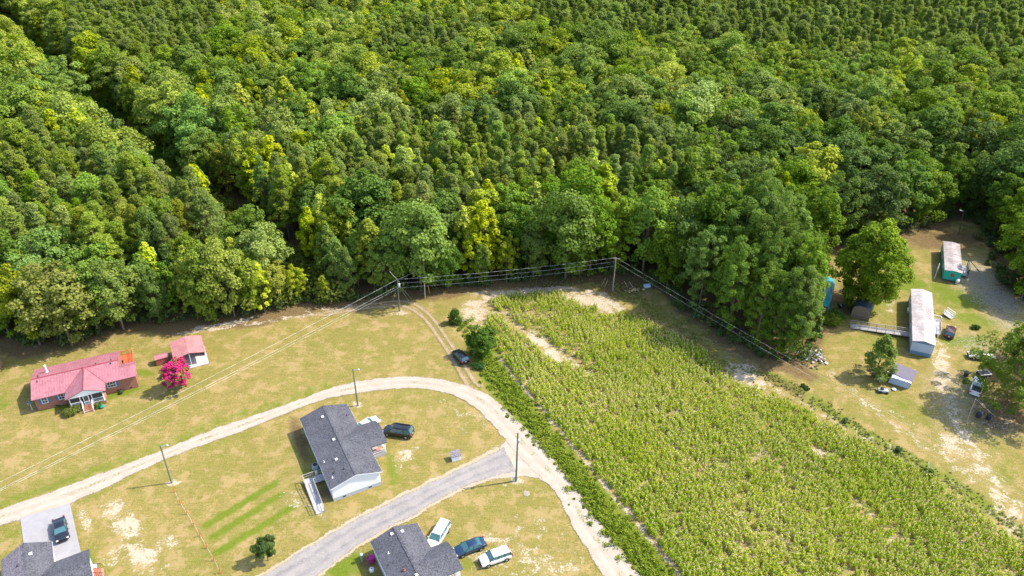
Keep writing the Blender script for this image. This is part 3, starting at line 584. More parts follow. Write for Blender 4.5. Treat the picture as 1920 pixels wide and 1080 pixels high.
for nm, sel, c, lb in (('broadleaf_forest', lambda c: c[0]+c[1] < .5, (.166,.245,.023), 'far mass of darker broadleaf trees beyond the near wood'), ('pale_broadleaf_forest', lambda c: c[0]+c[1] >= .5, (.275, .33, .033), 'far mass of paler yellowish broadleaf trees')):
    mass(nm, [p for p in rest['broadleaf_tree'] if sel(p[5])], 'b', 7, c, lb, sources('b', 7))
mass('sweetgum_forest', rest['sweetgum_tree'], 's', 3, GOLD, 'far mass of slender sweetgums among the broadleaf trees', sources('s', 3))
# brush: scrub and creeper in the clearing, low growth along the foot of the wood
def brush(name, pts, col, label, per=46, size=.4, hscale=1.0):
    r = np.random.default_rng(len(pts)); c = np.array([(p[0], p[1], p[2]*.45) for p in pts]); rad = np.array([p[2]*.62 for p in pts])
    V, Fq, tt = clumpy(r, c, rad, per, size, flat=.9); V[:, 2] = np.abs(V[:, 2])+.02
    o = bpy.data.objects.new(name, npmesh(name, V, Fq, m_leaf, False, dict(tint=tt))); link(o); o.color = (*col, 1); return tag(o, label, kind='stuff')
sx = rt.uniform(-120, 10, 5000); sy = rt.uniform(130, 300, 5000); qx, qy = proj(sx, sy, np.full(5000, 4.)); k_ = inpoly(qx, qy, SCRUB) & in_forest(sx, sy)
brush('scrub', [(a, b_, 2+3.2*rt.random()) for a, b_ in zip(sx[k_], sy[k_])][:420], (.15, .18, .018), 'low yellow green scrub and creeper in the gap of the wood', 130, .5)
pts = []
for a, b_ in zip(EW[:-1], EW[1:]):
    n = int((b_-a).length/1.1); 
    for i in range(n):
        p = a.lerp(b_, rt.random()); x, y = p.x+rt.normal()*1.2, p.y+abs(rt.normal())*1.6+1.2; pts.append((x, y, 1.2+2.6*rt.random()**2))
pts = [p for p in pts if abs(p[0]) < 160]
brush('undergrowth', pts, (.085, .125, .022), 'leafy undergrowth along the foot of the wood', 90, .38)
pts = []
for a, b_ in zip(GAP[:-1], GAP[1:]):
    for i in range(int((b_-a).length/.22)):
        p = a.lerp(b_, rt.random()); pts.append((p.x+rt.normal()*4, p.y+rt.normal()*4, 1.2+2.2*rt.random()))
brush('ditch_growth', pts, (.09, .19, .02), 'dark green growth along the ditch line through the wood', 70, .4)
# ---------------------------------------------------------------- corn field and verges
def leaf_strips(P, az, L, rise, droop, w):
    "arching blades: base points P (n,3), azimuth, length, rise of the middle, drop of the tip, width"
    d = np.stack([np.cos(az), np.sin(az), np.zeros(len(az))], 1); s = np.stack([-np.sin(az), np.cos(az), np.zeros(len(az))], 1)
    z = np.array([0, 0, 1.]); w = w[:, None]; L = L[:, None]
    a0 = P-s*w*.35; a1 = P+s*w*.35; m = P+d*L*.5+z*rise[:, None]; b0 = m-s*w*.5; b1 = m+s*w*.5; t_ = P+d*L+z*(rise-droop)[:, None]; c0 = t_-s*w*.12; c1 = t_+s*w*.12
    V = np.stack([a0, a1, b1, b0, c1, c0], 1).reshape(-1, 3); n = len(az); i = np.arange(n)[:, None]*6
    return V, np.concatenate([i+np.array([[0, 1, 2, 3]]), i+np.array([[3, 2, 4, 5]])], 0)
def corn_mat(name, a, b_, c_):
    t = NT(name); ta = t.attr('tint'); r = t.noise(.08, 3, .5)
    c = t.mix(t.step(ta, .15, .5), a, b_); c = t.mix(t.step(t.math('ADD', ta, t.math('MULTIPLY', t.math('SUBTRACT', r, .5), .7)), .70, .86), c, c_)
    d = t.new('ShaderNodeBsdfDiffuse'); tr = t.new('ShaderNodeBsdfTranslucent'); t.L(c, d.inputs[0]); t.L(c, tr.inputs[0]); mx = t.new('ShaderNodeMixShader'); mx.inputs[0].default_value = .3
    t.n.remove(t.b); t.L(d.outputs[0], mx.inputs[1]); t.L(tr.outputs[0], mx.inputs[2]); t.L(mx.outputs[0], t.out.inputs[0]); return t.m
r = np.random.default_rng(3)
fa = np.array(FIELD); ang = math.atan2(FIELD[18][1]-FIELD[21][1], FIELD[18][0]-FIELD[21][0])   # rows run with the long western side
ca, sa_ = math.cos(ang), math.sin(ang); uu = fa@np.array([ca, sa_]); vv = fa@np.array([-sa_, ca])
us = np.arange(uu.min(), uu.max(), .27); vs = np.arange(vv.min(), vv.max(), .92)
U, Vv = np.meshgrid(us, vs); U = U+r.normal(size=U.shape)*.1; Vv = Vv+r.normal(size=U.shape)*.17; x = (U*ca-Vv*sa_).ravel(); y = (U*sa_+Vv*ca).ravel()
k = inpoly(x, y, FIELD); x, y = x[k], y[k]
qx, qy = proj(x, y)
dens = np.ones(len(x))
for (px, py, rx, ry, an, s) in [(1108, 564, 50, 11, 10, 1.3), (1138, 578, 26, 12, 30, 1.3), (905, 592, 14, 28, 25, .9), (1000, 634, 34, 8, 30, 1.3), (1032, 660, 32, 11, 42, 1.2), (1078, 682, 42, 8, 40, .75), (965, 610, 30, 8, 35, .8), (1395, 702, 42, 20, 22, 1.15), (1535, 846, 24, 9, 20, .8), (1580, 862, 22, 8, 20, .7), (1000, 590, 100, 10, 2, .5), (1040, 640, 60, 30, 30, .4), (1450, 870, 60, 20, 40, .4), (1150, 770, 60, 20, 30, .35), (1650, 980, 80, 20, 30, .35)]:
    c_, s_ = math.cos(R(an)), math.sin(R(an)); u = (qx-px)*c_+(qy-py)*s_; v = -(qx-px)*s_+(qy-py)*c_; dens -= s*np.clip((1.35-np.hypot(u/rx, v/ry))/.7, 0, 1)
dens -= np.clip(vnoise(x, y, 1.3, 21)-.3, 0, 1)*1.2+.08+np.clip(vnoise(x, y, 7, 25)-.5, 0, 1)*.4
dens -= .55*(np.abs(((x*-sa_+y*ca) % 9.2)-4.6) < .42)
k = r.random(len(x)) < dens; x, y = x[k], y[k]; n = len(x)
big = .5+.5*vnoise(x, y, 12, 31); h = (.85+.5*big+.18*r.normal(size=n)).clip(.6, 2.3)
loc = vnoise(x, y, 9, 22)*.2+vnoise(x, y, 1.6, 24)*.08
Vs, Fs, Ts, off_ = [], [], [], 0
for j in range(12):
    zf = .12+.8*(j+r.random(n)*.8)/12
    az = r.random(n)*6.283; P = np.stack([x, y, h*zf], 1); L = (.34+.25*r.random(n))*(1.15-zf*.35)
    V, Fq = leaf_strips(P, az, L, .12+.12*r.random(n), .15+.35*r.random(n), .09+.05*r.random(n))
    tv = np.clip(.44+.28*r.normal(size=n)+loc+(.35-zf)*.35, 0, 1)
    Vs.append(V); Fs.append(Fq+off_); off_ += len(V); Ts.append(np.repeat(tv, 6))
for j in range(3):     # tassels
    az = r.random(n)*6.283; P = np.stack([x, y, h*.97], 1); V, Fq = leaf_strips(P, az, .12+.1*r.random(n), .3+.1*r.random(n), .02*r.random(n), .05+.02*r.random(n))
    Vs.append(V); Fs.append(Fq+off_); off_ += len(V); Ts.append(np.repeat(.75+.25*r.random(n), 6))
az = r.random(n)*6.283; V, Fq = leaf_strips(np.stack([x, y, np.zeros(n)], 1), az, .02+0*az, h, 0*az, .05+0*az); Vs.append(V); Fs.append(Fq+off_); Ts.append(np.repeat(.3+.3*r.random(n), 6))
print('corn plants', n)
m_corn = corn_mat('corn_leaf', (.215, .32, .017), (.42, .47, .033), (.66, .57, .27))
o = bpy.data.objects.new('corn_field', npmesh('corn_field', np.concatenate(Vs), np.concatenate(Fs), m_corn, False, dict(tint=np.concatenate(Ts)))); link(o); tag(o, 'field of yellow green tasselled corn with thin bare spots', kind='stuff')
def weeds(name, pts, label, a, b_, c_, per=34, size=.28, blades=True):
    n = len(pts); p = np.array(pts); C = np.repeat(p[:, :2], per, 0); H_ = np.repeat(p[:, 2], per); k = len(C)
    q = r.normal(size=(k, 2))*H_[:, None]*.42; P = np.stack([C[:, 0]+q[:, 0], C[:, 1]+q[:, 1], np.abs(r.random(k))*H_*.9*np.exp(-(q**2).sum(1)/(H_**2+.01))+.02], 1)
    V, Fq = quads(P, np.stack([r.normal(size=k)*.7, r.normal(size=k)*.7, np.ones(k)*.9], 1), size*(.5+r.random(k)), None, r)
    tt = np.repeat(np.repeat(r.random(n), per)*.6+.4*r.random(k), 4)*.8
    o = bpy.data.objects.new(name, npmesh(name, V, Fq, corn_mat(name+'_leaf', a, b_, c_), False, dict(tint=tt))); link(o); return tag(o, label, kind='stuff')
def along(pts, n, w, h0, h1):
    W_ = [G(*p) for p in pts]; L = [(b_-a).length for a, b_ in zip(W_[:-1], W_[1:])]; out = []
    for _ in range(n):
        s = r.random()*sum(L); i = 0
        while s > L[i] and i < len(L)-1: s -= L[i]; i += 1
        q = W_[i].lerp(W_[i+1], min(1, s/L[i])); out.append((q.x+r.normal()*w, q.y+r.normal()*w, h0+(h1-h0)*r.random()**2))
    return out
hed = along([(868, 600), (890, 650), (918, 690)], 130, .8, .2, .9)+along([(905, 668), (952, 733), (1004, 795), (1066, 872), (1130, 955), (1190, 1030), (1245, 1100)], 1200, 1.2, .1, .95)
weeds('roadside_weeds', hed, 'thick green weeds and briars between the road and the corn', (.14, .215, .02), (.25, .30, .035), (.42, .40, .10), 60, .17)
mar = along([(1240, 620), (1345, 680), (1440, 705), (1520, 750), (1600, 800), (1700, 860), (1800, 918), (1900, 990), (1950, 1030)], 600, 1.0, .08, .40)+along([(1160, 545), (1230, 585), (1320, 640)], 260, 1.6, .2, .8)+along([(1000, 538), (1100, 530), (1200, 540)], 90, .8, .1, .4)
weeds('field_edge_weeds', mar, 'straggly weeds along the far margin of the corn', (.20, .24, .05), (.32, .31, .09), (.45, .38, .22), 26, .13)
tuf = [(p.x, p.y, .1+.12*r.random()) for p in (G(px, py) for px, py in zip(r.uniform(-20, 900, 2600), r.uniform(600, 1090, 2600)))]
tuf = [t_ for t_ in tuf if not in_forest(np.array([t_[0]]), np.array([t_[1]]))[0]]
RD = [tuple(G(*p))[:2] for p in outer]+[tuple(G(*p))[:2] for p in inner[::-1]]; DR = [tuple(G(*p))[:2] for p in du]+[tuple(G(*p))[:2] for p in dl[::-1]]
ta_ = np.array(tuf); k = ~(inpoly(ta_[:, 0], ta_[:, 1], RD) | inpoly(ta_[:, 0], ta_[:, 1], DR)) & (vnoise(ta_[:, 0], ta_[:, 1], 9, 41) > -.15)
# ---------------------------------------------------------------- single bushes and garden trees
def flower_mat():
    t = NT('crape_blossom'); ta = t.attr('tint'); c = t.mix(t.step(ta, .27, .42), (.12, .17, .03), (.40, .012, .08)); c = t.mix(t.step(ta, .5, .95), c, (.60, .04, .22)); return t.fin(c, .7, .1)
mfl = flower_mat()
cm, tg = broad_crown(91, 6.2, 2.75, low=.1, n=150, per=70, size=.2, lump=.45, mat=mfl)
tk = limb_mesh('trunk', 6.4, .12, tg)
g = G(339, 729); t_ = thing('crape_myrtle', 'round crape myrtle covered in magenta blossom in front of the red roofed carport', 'flowering tree', g); c = link(bpy.data.objects.new('crown', cm), t_); link(bpy.data.objects.new('trunk', tk), t_)
def single(name, mesh_tg, H, px, py, r0, col, label, cat, group=None):
    cm, tg = mesh_tg; g = G(px, py); t_ = thing(name, label, cat, g, 0, group); c = link(bpy.data.objects.new('crown', cm), t_); c.color = (*col, 1); link(bpy.data.objects.new('trunk', limb_mesh('trunk', H, r0, tg)), t_); return t_
single('magnolia_tree', broad_crown(92, 4.2, 1.45, low=.3, n=30, per=60, size=.3, lump=.42), 4.4, 503, 1050, .09, (.065, .12, .014), 'small dark magnolia alone on the lawn beside the grey drive', 'tree')
single('yard_oak', broad_crown(93, 19.5, 7.0, low=-.02, n=230, per=130, size=.36, lump=1.35), 19.5, 1616, 572, .35, (.17, .24, .024), 'big spreading oak over the dark roofed barn in the yard', 'tree')
single('red_cedar', broad_crown(94, 6.8, 2.5, low=.04, n=80, per=80, size=.3, lump=.75), 6.8, 905, 668, .12, (.07, .13, .018), 'dark cedar at the corner of the corn beside the black car', 'tree')
single('sapling', spire_crown(95, 3.4, 1.0, low=.03, n=26, per=60, size=.25), 3.4, 853, 606, .05, (.05, .12, .015), 'small leafy sapling beside the two rut track', 'young tree')
single('slash_pine', pine_crown(96, 8.6, 2.6, low=.12, n=62, per=60, size=.62, ragged=.8, lump=.8), 8.6, 1641, 703, .13, (.15, .22, .035), 'young open pine beside the collapsing shed', 'pine tree')
single('yard_pine', pine_crown(97, 17, 6.9, low=.1, n=240, per=80, size=.62, ragged=1.0, lump=1.0, blunt=1), 17, 1908, 757, .28, (.14, .21, .03), 'large open pine hanging over the parked pickup', 'pine tree')
single('yard_pine', pine_crown(98, 12, 4.6, low=.2, n=70, per=80, size=.62, ragged=1.0, lump=.95, blunt=1), 12, 1950, 690, .24, (.14, .21, .03), 'pine at the edge of the view behind the large open one', 'pine tree')
def bush(px, py, rad, h, col, label, name='bush', dx=0):
    r2 = np.random.default_rng(int(px*7+py)); n = max(6, int(rad*rad*9)); a = r2.random(n)*6.28; q = rad*np.sqrt(r2.random(n))*.72; c = np.stack([np.cos(a)*q, np.sin(a)*q, (h*.62)*np.sqrt(np.clip(1-(q/rad)**2, .05, 1))*(.35+.65*r2.random(n))], 1)
    V, Fq, tt = clumpy(r2, c, np.full(n, .3*h+.1), 70, .2); V[:, 2] = np.maximum(V[:, 2], .01)
    o = bpy.data.objects.new(name, npmesh(name, V, Fq, m_leaf, False, dict(tint=tt))); link(o); o.location = G(px, py); o.color = (*col, 1); return tag(o, label, 'bush')
bush(1559, 606, 2.1, 2.6, (.16, .21, .015), 'round yellow green bush beside the barrel roofed green shed')
bush(1568, 598, 2.0, 2.4, (.07, .14, .015), 'darker bush right behind the round yellow green one')
bush(136, 772, 1.9, 1.9, (.15, .18, .02), 'yellowish shrub beside the front steps of the brick house')
bush(150, 768, 1.0, 1.2, (.11, .12, .06), 'greyish shrub against the porch of the brick house')
bush(184, 762, .9, 1.1, (.08, .14, .03), 'small shrub on the far side of the front steps')
bush(108, 759, .7, .6, (.09, .15, .02), 'tiny shrub under the brick house windows')
bush(228, 737, .5, .7, (.06, .10, .02), 'little dark shrub on the lawn before the brick house')
bush(1829, 617, .9, 1.2, (.05, .085, .02), 'small dark shrub alone on the lush grass near the maroon car')
bush(1737, 892, 1.1, 1.7, (.07, .13, .015), 'green shrub around the white stake at the corn margin')
bush(1682, 846, .5, 1.4, (.04, .085, .015), 'slim dark seedling at the corn margin')
bush(1506, 725, .55, .6, (.04, .07, .015), 'low dark shrub on the worn grass past the corn')
bush(1513, 729, .5, .5, (.05, .09, .015), 'second low shrub just beside the dark one on the worn grass')
bush(885, 640, 1.0, 1.3, (.08, .14, .02), 'weedy shrub between sapling and cedar')
bush(898, 690, 1.3, 1.3, (.04, .12, .03), 'broad leafed dark bush at the foot of the cedar')
bush(1583, 790, .5, .9, (.09, .12, .03), 'small weed clump on the margin path')
# ---------------------------------------------------------------- buildings
m_shingle = None
def shingle(name, col, col2):
    t = NT(name); br = t.new('ShaderNodeTexBrick'); br.inputs['Scale'].default_value = 1; br.inputs['Brick Width'].default_value = .9; br.inputs['Row Height'].default_value = .28; br.inputs['Mortar Size'].default_value = .012
    br.inputs['Color1'].default_value = (*col, 1); br.inputs['Color2'].default_value = (*col2, 1); br.inputs['Mortar'].default_value = (*[x*.6 for x in col], 1); br.inputs['Bias'].default_value = 0; t.L(t.co('Object', None, R(90)), br.inputs['Vector'])
    n = t.noise(4.5, 4, .8); n2 = t.noise(.35, 3, .5)
    c = t.mix(t.math('MULTIPLY', t.step(n, .44, .6), .75), br.outputs[0], tuple(x*2.3 for x in col)); c = t.mix(t.math('MULTIPLY', t.step(n, .47, .38), .6), c, tuple(x*.45 for x in col)); c = t.mix(t.math('MULTIPLY', t.step(n2, .45, .65), .3), c, tuple(x*1.5+.01 for x in col2)); t.bump(n, .4, .03)
    return t.fin(c, .9, .2)
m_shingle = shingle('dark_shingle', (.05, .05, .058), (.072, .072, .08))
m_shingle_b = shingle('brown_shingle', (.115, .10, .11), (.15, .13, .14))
m_siding = stripes('white_siding', (.68, .68, .69), .2, 'Z', .6, .14, var=.04)
m_white = plain('white_paint', (.66, .67, .70), .5, .4, var=.04)
m_redroof = stripes('red_metal_roof', (.30, .118, .135), .46, 'X', .5, .38, (.25, .095, .11), .2, .35)
m_redroof_y = stripes('red_metal_roof_turned', (.30, .118, .135), .46, 'Y', .5, .38, (.25, .095, .11), .2, .35)
m_redold = stripes('faded_red_roof', (.31, .125, .12), .42, 'Y', .5, .4, (.40, .17, .16), .3, .4)
m_found = plain('block_foundation', (.36, .37, .40), .9, .1, var=.15)
m_glass = plain('window_glass', (.04, .05, .06), .08, .7, var=.1)
m_screen = plain('dark_screen', (.035, .035, .04), .4, .4)
m_blue = plain('blue_shutter', (.06, .14, .28), .5); m_green_deck = None
m_deck = stripes('weathered_deck', (.36, .34, .33), .15, 'Y', .85, .45, (.28, .27, .27), .2)
m_wood = plain('grey_wood', (.33, .30, .27), .85, .1, var=.3); m_newwood = plain('pale_wood', (.52, .42, .28), .8, .1, var=.2)
m_orange = stripes('stained_deck', (.50, .10, .035), .15, 'X', .6, .5)
m_pvc = plain('vent_pipe', (.68, .68, .70), .5); m_vent = plain('dark_vent', (.03, .025, .03), .6)
def brick_mat(name, a, b_, m):
    t = NT(name); br = t.new('ShaderNodeTexBrick'); br.inputs['Scale'].default_value = 1; br.inputs['Brick Width'].default_value = .24; br.inputs['Row Height'].default_value = .085; br.inputs['Mortar Size'].default_value = .012
    br.inputs['Color1'].default_value = (*a, 1); br.inputs['Color2'].default_value = (*b_, 1); br.inputs['Mortar'].default_value = (*m, 1)
    g = t.new('ShaderNodeNewGeometry'); sp = t.new('ShaderNodeSeparateXYZ'); t.L(t.co(), sp.inputs[0]); cb = t.new('ShaderNodeCombineXYZ'); t.L(t.math('ADD', sp.outputs[0], sp.outputs[1]), cb.inputs[0]); t.L(sp.outputs[2], cb.inputs[1]); t.L(cb.outputs[0], br.inputs['Vector'])
    c = t.mix(t.math('MULTIPLY', t.noise(1.3, 5, .65), .5), br.outputs[0], tuple(x*.6 for x in a)); return t.fin(c, .9, .1)
m_brick = brick_mat('red_brick', (.34, .12, .07), (.26, .085, .05), (.36, .25, .19))
def gable(b, x0, x1, y0, y1, ze, zr, axis='Y', t=.14):
    "two roof slabs with the ridge along an axis"
    if axis == 'Y':
        xm = (x0+x1)/2; b.slab([(x0, y0, ze), (xm, y0, zr), (xm, y1, zr), (x0, y1, ze)], t); b.slab([(xm, y0, zr), (x1, y0, ze), (x1, y1, ze), (xm, y1, zr)], t)
    else:
        ym = (y0+y1)/2; b.slab([(x0, y0, ze), (x1, y0, ze), (x1, ym, zr), (x0, ym, zr)], t); b.slab([(x0, ym, zr), (x1, ym, zr), (x1, y1, ze), (x0, y1, ze)], t)
    return b
def walls(b, x0, x1, y0, y1, z0, ze, zr=None, axis='Y'):
    if zr is None: return b.box(x0, x1, y0, y1, z0, ze)
    if axis == 'Y': pts = [(x0, y0, z0), (x1, y0, z0), (x1, y0, ze), ((x0+x1)/2, y0, zr), (x0, y0, ze)]; b.ext(pts, (0, y0, 0), (0, y1, 0))
    else: pts = [(x0, y0, z0), (x0, y0, ze), (x0, (y0+y1)/2, zr), (x0, y1, ze), (x0, y1, z0)]; b.ext(pts, (x0, 0, 0), (x1, 0, 0))
    return b
def window(par, c, w, h, face, mat_f=None, bars=1, shut=None):
    "c centre on the wall face; face 'x-','x+','y-' is the outward side"
    sx = {'x-': (-1, 0), 'x+': (1, 0), 'y-': (0, -1), 'y+': (0, 1)}[face]; tx, ty = abs(sx[1]), abs(sx[0])
    def bx(b, u0, u1, z0, z1, d0, d1):
        xs = sorted([c[0]+tx*u0+sx[0]*d0, c[0]+tx*u1+sx[0]*d1]); ys = sorted([c[1]+ty*u0+sx[1]*d0, c[1]+ty*u1+sx[1]*d1]); b.box(xs[0], xs[1], ys[0], ys[1], c[2]+z0, c[2]+z1)
    b = MB(); f = .09
    for u0, u1, z0, z1 in ((-w/2, w/2, h/2-f, h/2), (-w/2, w/2, -h/2, -h/2+f), (-w/2, -w/2+f, -h/2+f, h/2-f), (w/2-f, w/2, -h/2+f, h/2-f), (-w/2+f, w/2-f, -.04, .04)): bx(b, u0, u1, z0, z1, 0, .07)
    for k in range(bars): u = -w/2+w*(k+1)/(bars+1); bx(b, u-.025, u+.025, -h/2+f, -.04, 0, .066); bx(b, u-.025, u+.025, .04, h/2-f, 0, .066)
    wf = b.build('window', mat_f or m_white, par); g = MB(); bx(g, -w/2+f, w/2-f, -h/2+f, h/2-f, .0, .03); g.build('pane', m_glass, wf)
    if shut:
        for s in (-1, 1): b = MB(); bx(b, s*(w/2+.03), s*(w/2+.40), -h/2, h/2, 0, .05) if s > 0 else bx(b, -(w/2+.40), -(w/2+.03), -h/2, h/2, 0, .05); b.build('shutter', shut, par)
def grey_house(pxL, pxR, W_, L_, wing, label, ze=3.0, zr=4.25, roof=None, wall=None, axis_deg=None):
    gl, gr = G(*pxL, ze), G(*pxR, ze); a = math.atan2(gr.y-gl.y, gr.x-gl.x) if axis_deg is None else R(axis_deg)
    W_ = W_ or (gr-gl).length; t_ = thing('house', label, 'house', (gl.x, gl.y, 0), a)
    oh = .32; sk = .62
    b = walls(MB(), oh, W_-oh, -L_+oh, -oh, sk, ze-.13, zr-.24); o = b.build('wall', wall or m_siding, t_)
    b = MB().box(oh+.02, W_-oh-.02, -L_+oh+.02, -oh-.02, -.2, sk); fo = b.build('foundation', m_found, t_)
    for u in (.25, .75):
        v = MB().box(W_*u-.25, W_*u+.25, -L_+oh-.012, -L_+oh+.05, .2, .42); v.build('vent', m_vent, fo)
    b = gable(MB(), 0, W_, -L_, 0, ze, zr); x1 = W_
    if wing:
        d0, d1, out = wing; x1 = W_+out; zw = ze+(zr-ze)*min(1, (d1-d0)/W_+.12); b = b
        ym = -(d0+d1)/2; xm = W_/2+.2
        b.slab([(xm, -d1, ze-.0), (x1, -d1, ze), (x1, ym, zw), (xm, ym, zw)], .14); b.slab([(xm, ym, zw), (x1, ym, zw), (x1, -d0, ze), (xm, -d0, ze)], .14)
    b.v = [(x, y, z+(.0)) for x, y, z in b.v]
    ro = b.build('roof', roof or m_shingle, t_)
    rc = MB(); rc.bar((W_/2, -L_+.02, zr+.012), (W_/2, -.02, zr+.012), .3, .03); rc.build('ridge_cap', roof or m_shingle, ro)
    # pale drip edge round the eaves
    e = MB()
    for x in (0, W_): e.bar((x, -L_, ze-.08), (x, 0, ze-.08), .03, .13)
    for s in ((0, W_/2), (W_, W_/2)): e.bar((s[0], -L_, ze-.08), (s[1], -L_, zr-.08), .03, .13)
    e.build('fascia', m_white, t_)
    if wing:
        po = MB(); po.box(W_-oh+.003, x1-.25, -d1+.3, -d0-.3, .0, .6); pf = po.build('porch', m_wood, t_)
        for yy in (-d1+.38, -d0-.38): 
            q = MB().box(x1-.42, x1-.28, yy-.07, yy+.07, .6, ze-.16); q.build('post', m_white, t_)
        q = MB().ext([(x1-.36, -d1+.1, ze-.14), (x1-.36, -d0-.1, ze-.14), (x1-.36, ym, zw-.2)], (0, 0, 0), (.08, 0, 0)); q.build('gable_panel', m_siding, t_)
        ra = MB()
        for z in (1.05, 1.5): ra.bar((W_-.3, -d1+.38, z), (x1-.35, -d1+.38, z), .06); ra.bar((x1-.35, -d1+.38, z), (x1-.35, -d0-.38, z), .06)
        k = 0
        for yy in np.arange(-d1+.5, -d0-.4, .16): ra.bar((x1-.35, yy, .62), (x1-.35, yy, 1.5), .03)
        for xx in np.arange(W_-.2, x1-.4, .16): ra.bar((xx, -d1+.38, .62), (xx, -d1+.38, 1.5), .03)
        ra.build('railing', m_white, t_)
    return t_, a
def roof_vent(par, x, y, z, kind='pipe'):
    b = MB()
    if kind == 'pipe': b.lathe([(.14, -.1), (.14, .02), (.05, .08), (.05, .35)], (x, y, z), 8); b.build('vent_pipe', m_pvc, par)
    elif kind == 'box': b.box(x-.2, x+.2, y-.2, y+.2, z-.1, z+.16); b.build('roof_vent', m_pvc, par, bevel=.03)
    elif kind == 'dark': b.lathe([(.13, -.1), (.13, .12), (.05, .16), (.05, .4)], (x, y, z), 8); b.build('vent_pipe', m_vent, par)
    elif kind == 'copper': b.lathe([(.22, -.1), (.22, .1), (.1, .2), (.1, .4)], (x, y, z), 8); b.build('vent_cap', plain('copper_cap', (.22, .08, .05), .6), par)
Wd = 8.42
h1, a1 = grey_house((561.6, 784.7), (650.3, 755.5), Wd, 18.3, (6.3, 12.3, 3.0), 'grey shingled white house with side porch and ramp inside the road bend', axis_deg=27.9)
def rz(x, W_, ze=3.0, zr=4.25): return ze+(zr-ze)*(1-abs(x-W_/2)/(W_/2))
for x, y, k in ((3.4, -2.6, 'box'), (3.5, -8.9, 'box'), (7.3, -3.4, 'dark'), (2.6, -13.2, 'box'), (.8, -12.3, 'pipe'), (1.4, -15.6, 'dark'), (3.0, -15.9, 'dark'), (1.0, -16.3, 'pipe')): roof_vent(h1, x, y, rz(x, Wd), k)
for y in (-3, -7, -14): window(h1, (.32, y, 1.9), 1.0, 1.3, 'x-')
b = MB().box(.26, .317, -13.0, -12.05, .65, 2.75); d = b.build('door', m_white, h1)
h3, a3 = grey_house((693.8, 1016.3), (776.3, 983), 7.3, 17.5, (5.0, 10.4, 2.4), 'grey shingled house with three cars parked beside its porch', axis_deg=28.9)
for x, y, k in ((3.0, -1.0, 'box'), (4.5, -1.2, 'box'), (1.5, -3.5, 'pipe'), (2.3, -7.4, 'copper'), (3.4, -9.2, 'box')): roof_vent(h3, x, y, rz(x, 7.3), k)
for y in (-1.6, -4.4): window(h3, (.32, y, 2.0), 1.5, 1.3, 'x-')
# pale blue shade cast stays to the light: the walls are the same white siding
h4, a4 = grey_house((2, 1050), (97.5, 1015), None, 18, None, 'dark shingled house with brick side steps at the corner by the concrete drive', zr=4.6)
W4 = (G(97.5, 1015, 3)-G(2, 1050, 3)).length
b = MB(); y0 = -4.1; b.slab([(W4/2+.5, y0-7.5, 3.0), (W4+4.4, y0-7.5, 3.0), (W4+4.4, y0-3.6, 4.2), (W4/2+.5, y0-3.6, 4.2)], .14); b.slab([(W4/2+.5, y0-3.6, 4.2), (W4+4.4, y0-3.6, 4.2), (W4+4.4, y0, 3.0), (W4/2+.5, y0, 3.0)], .14)
b.build('side_roof', m_shingle, h4); b = MB().box(W4-.33+.003, W4+4.1, y0-7.2, y0-.3, 0, 2.86); b.build('side_wall', m_siding, h4)
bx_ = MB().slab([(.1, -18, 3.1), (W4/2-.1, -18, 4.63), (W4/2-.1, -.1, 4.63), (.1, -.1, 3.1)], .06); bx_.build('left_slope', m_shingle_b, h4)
for x, y, k in ((W4/2+.7, -2.3, 'box'), (2.2, -3.6, 'dark'), (1.5, -6, 'pipe')): roof_vent(h4, x, y, rz(x, W4, 3, 4.6)+.05, k)
st = MB()
for i in range(4): st.box(W4+4.1+.3*i, W4+4.4+.3*i, y0-3.4, y0-1.6, 0, .72-.18*i)
s4 = st.build('steps', m_brick, h4); ra = MB()
for yy in (y0-3.35, y0-1.65):
    ra.bar((W4+4.15, yy, 1.75), (W4+5.3, yy, 1.05), .05); [ra.bar((W4+4.2+.22*i, yy, .6-.12*i), (W4+4.2+.22*i, yy, 1.72-.13*i), .03) for i in range(6)]
ra.build('railing', plain('black_iron', (.02, .02, .02), .4), s4)
# ---- ramp of the house in the bend, with its landing
def railing(par, pts, h, name='railing', mat=None, gap=.16, rails=(0.15,)):
    b = MB()
    for p, q in zip(pts[:-1], pts[1:]):
        p = Vector(p); q = Vector(q); b.bar(p+Vector((0, 0, h)), q+Vector((0, 0, h)), .09, .05); n = max(1, int((q-p).length/1.5))
        for rr in rails: b.bar(p+Vector((0, 0, rr)), q+Vector((0, 0, rr)), .05)
        for i in range(n+1): w = p.lerp(q, i/n); b.bar(w-Vector((0, 0, .1)), w+Vector((0, 0, h)), .09)
        if gap:
            k = int((q-p).length/gap)
            for i in range(1, k): w = p.lerp(q, i/k); b.bar(w+Vector((0, 0, .1)), w+Vector((0, 0, h)), .03)
    return b.build(name, mat or m_wood, par)
rp = thing('access_ramp', 'weathered wooden access ramp at the back of the bend house', 'ramp', h1.location, a1)
b = MB().box(-2.85, .3, -13.4, -11.9, .5, .62); b.build('landing', m_deck, rp)
b = MB().slab([(-2.85, -19.3, .08), (-1.5, -19.3, .08), (-1.5, -13.4, .62), (-2.85, -13.4, .62)], .1); b.build('ramp_deck', m_deck, rp)
railing(rp, [(-2.85, -19.3, .05), (-2.85, -13.4, .6), (-2.85, -11.9, .6), (.3, -11.9, .6)], 1.0, gap=0, rails=(.5,)); railing(rp, [(-1.5, -19.3, .05), (-1.5, -13.4, .6), (.25, -13.4, .6)], 1.0, gap=0, rails=(.5,))
rp3 = thing('back_steps', 'dark landing with pale rail behind the house by the three cars', 'deck', h3.location, a3)
b = MB().box(-2.6, .3, -9.6, -7.2, .4, .55); b.build('landing', m_deck, rp3)
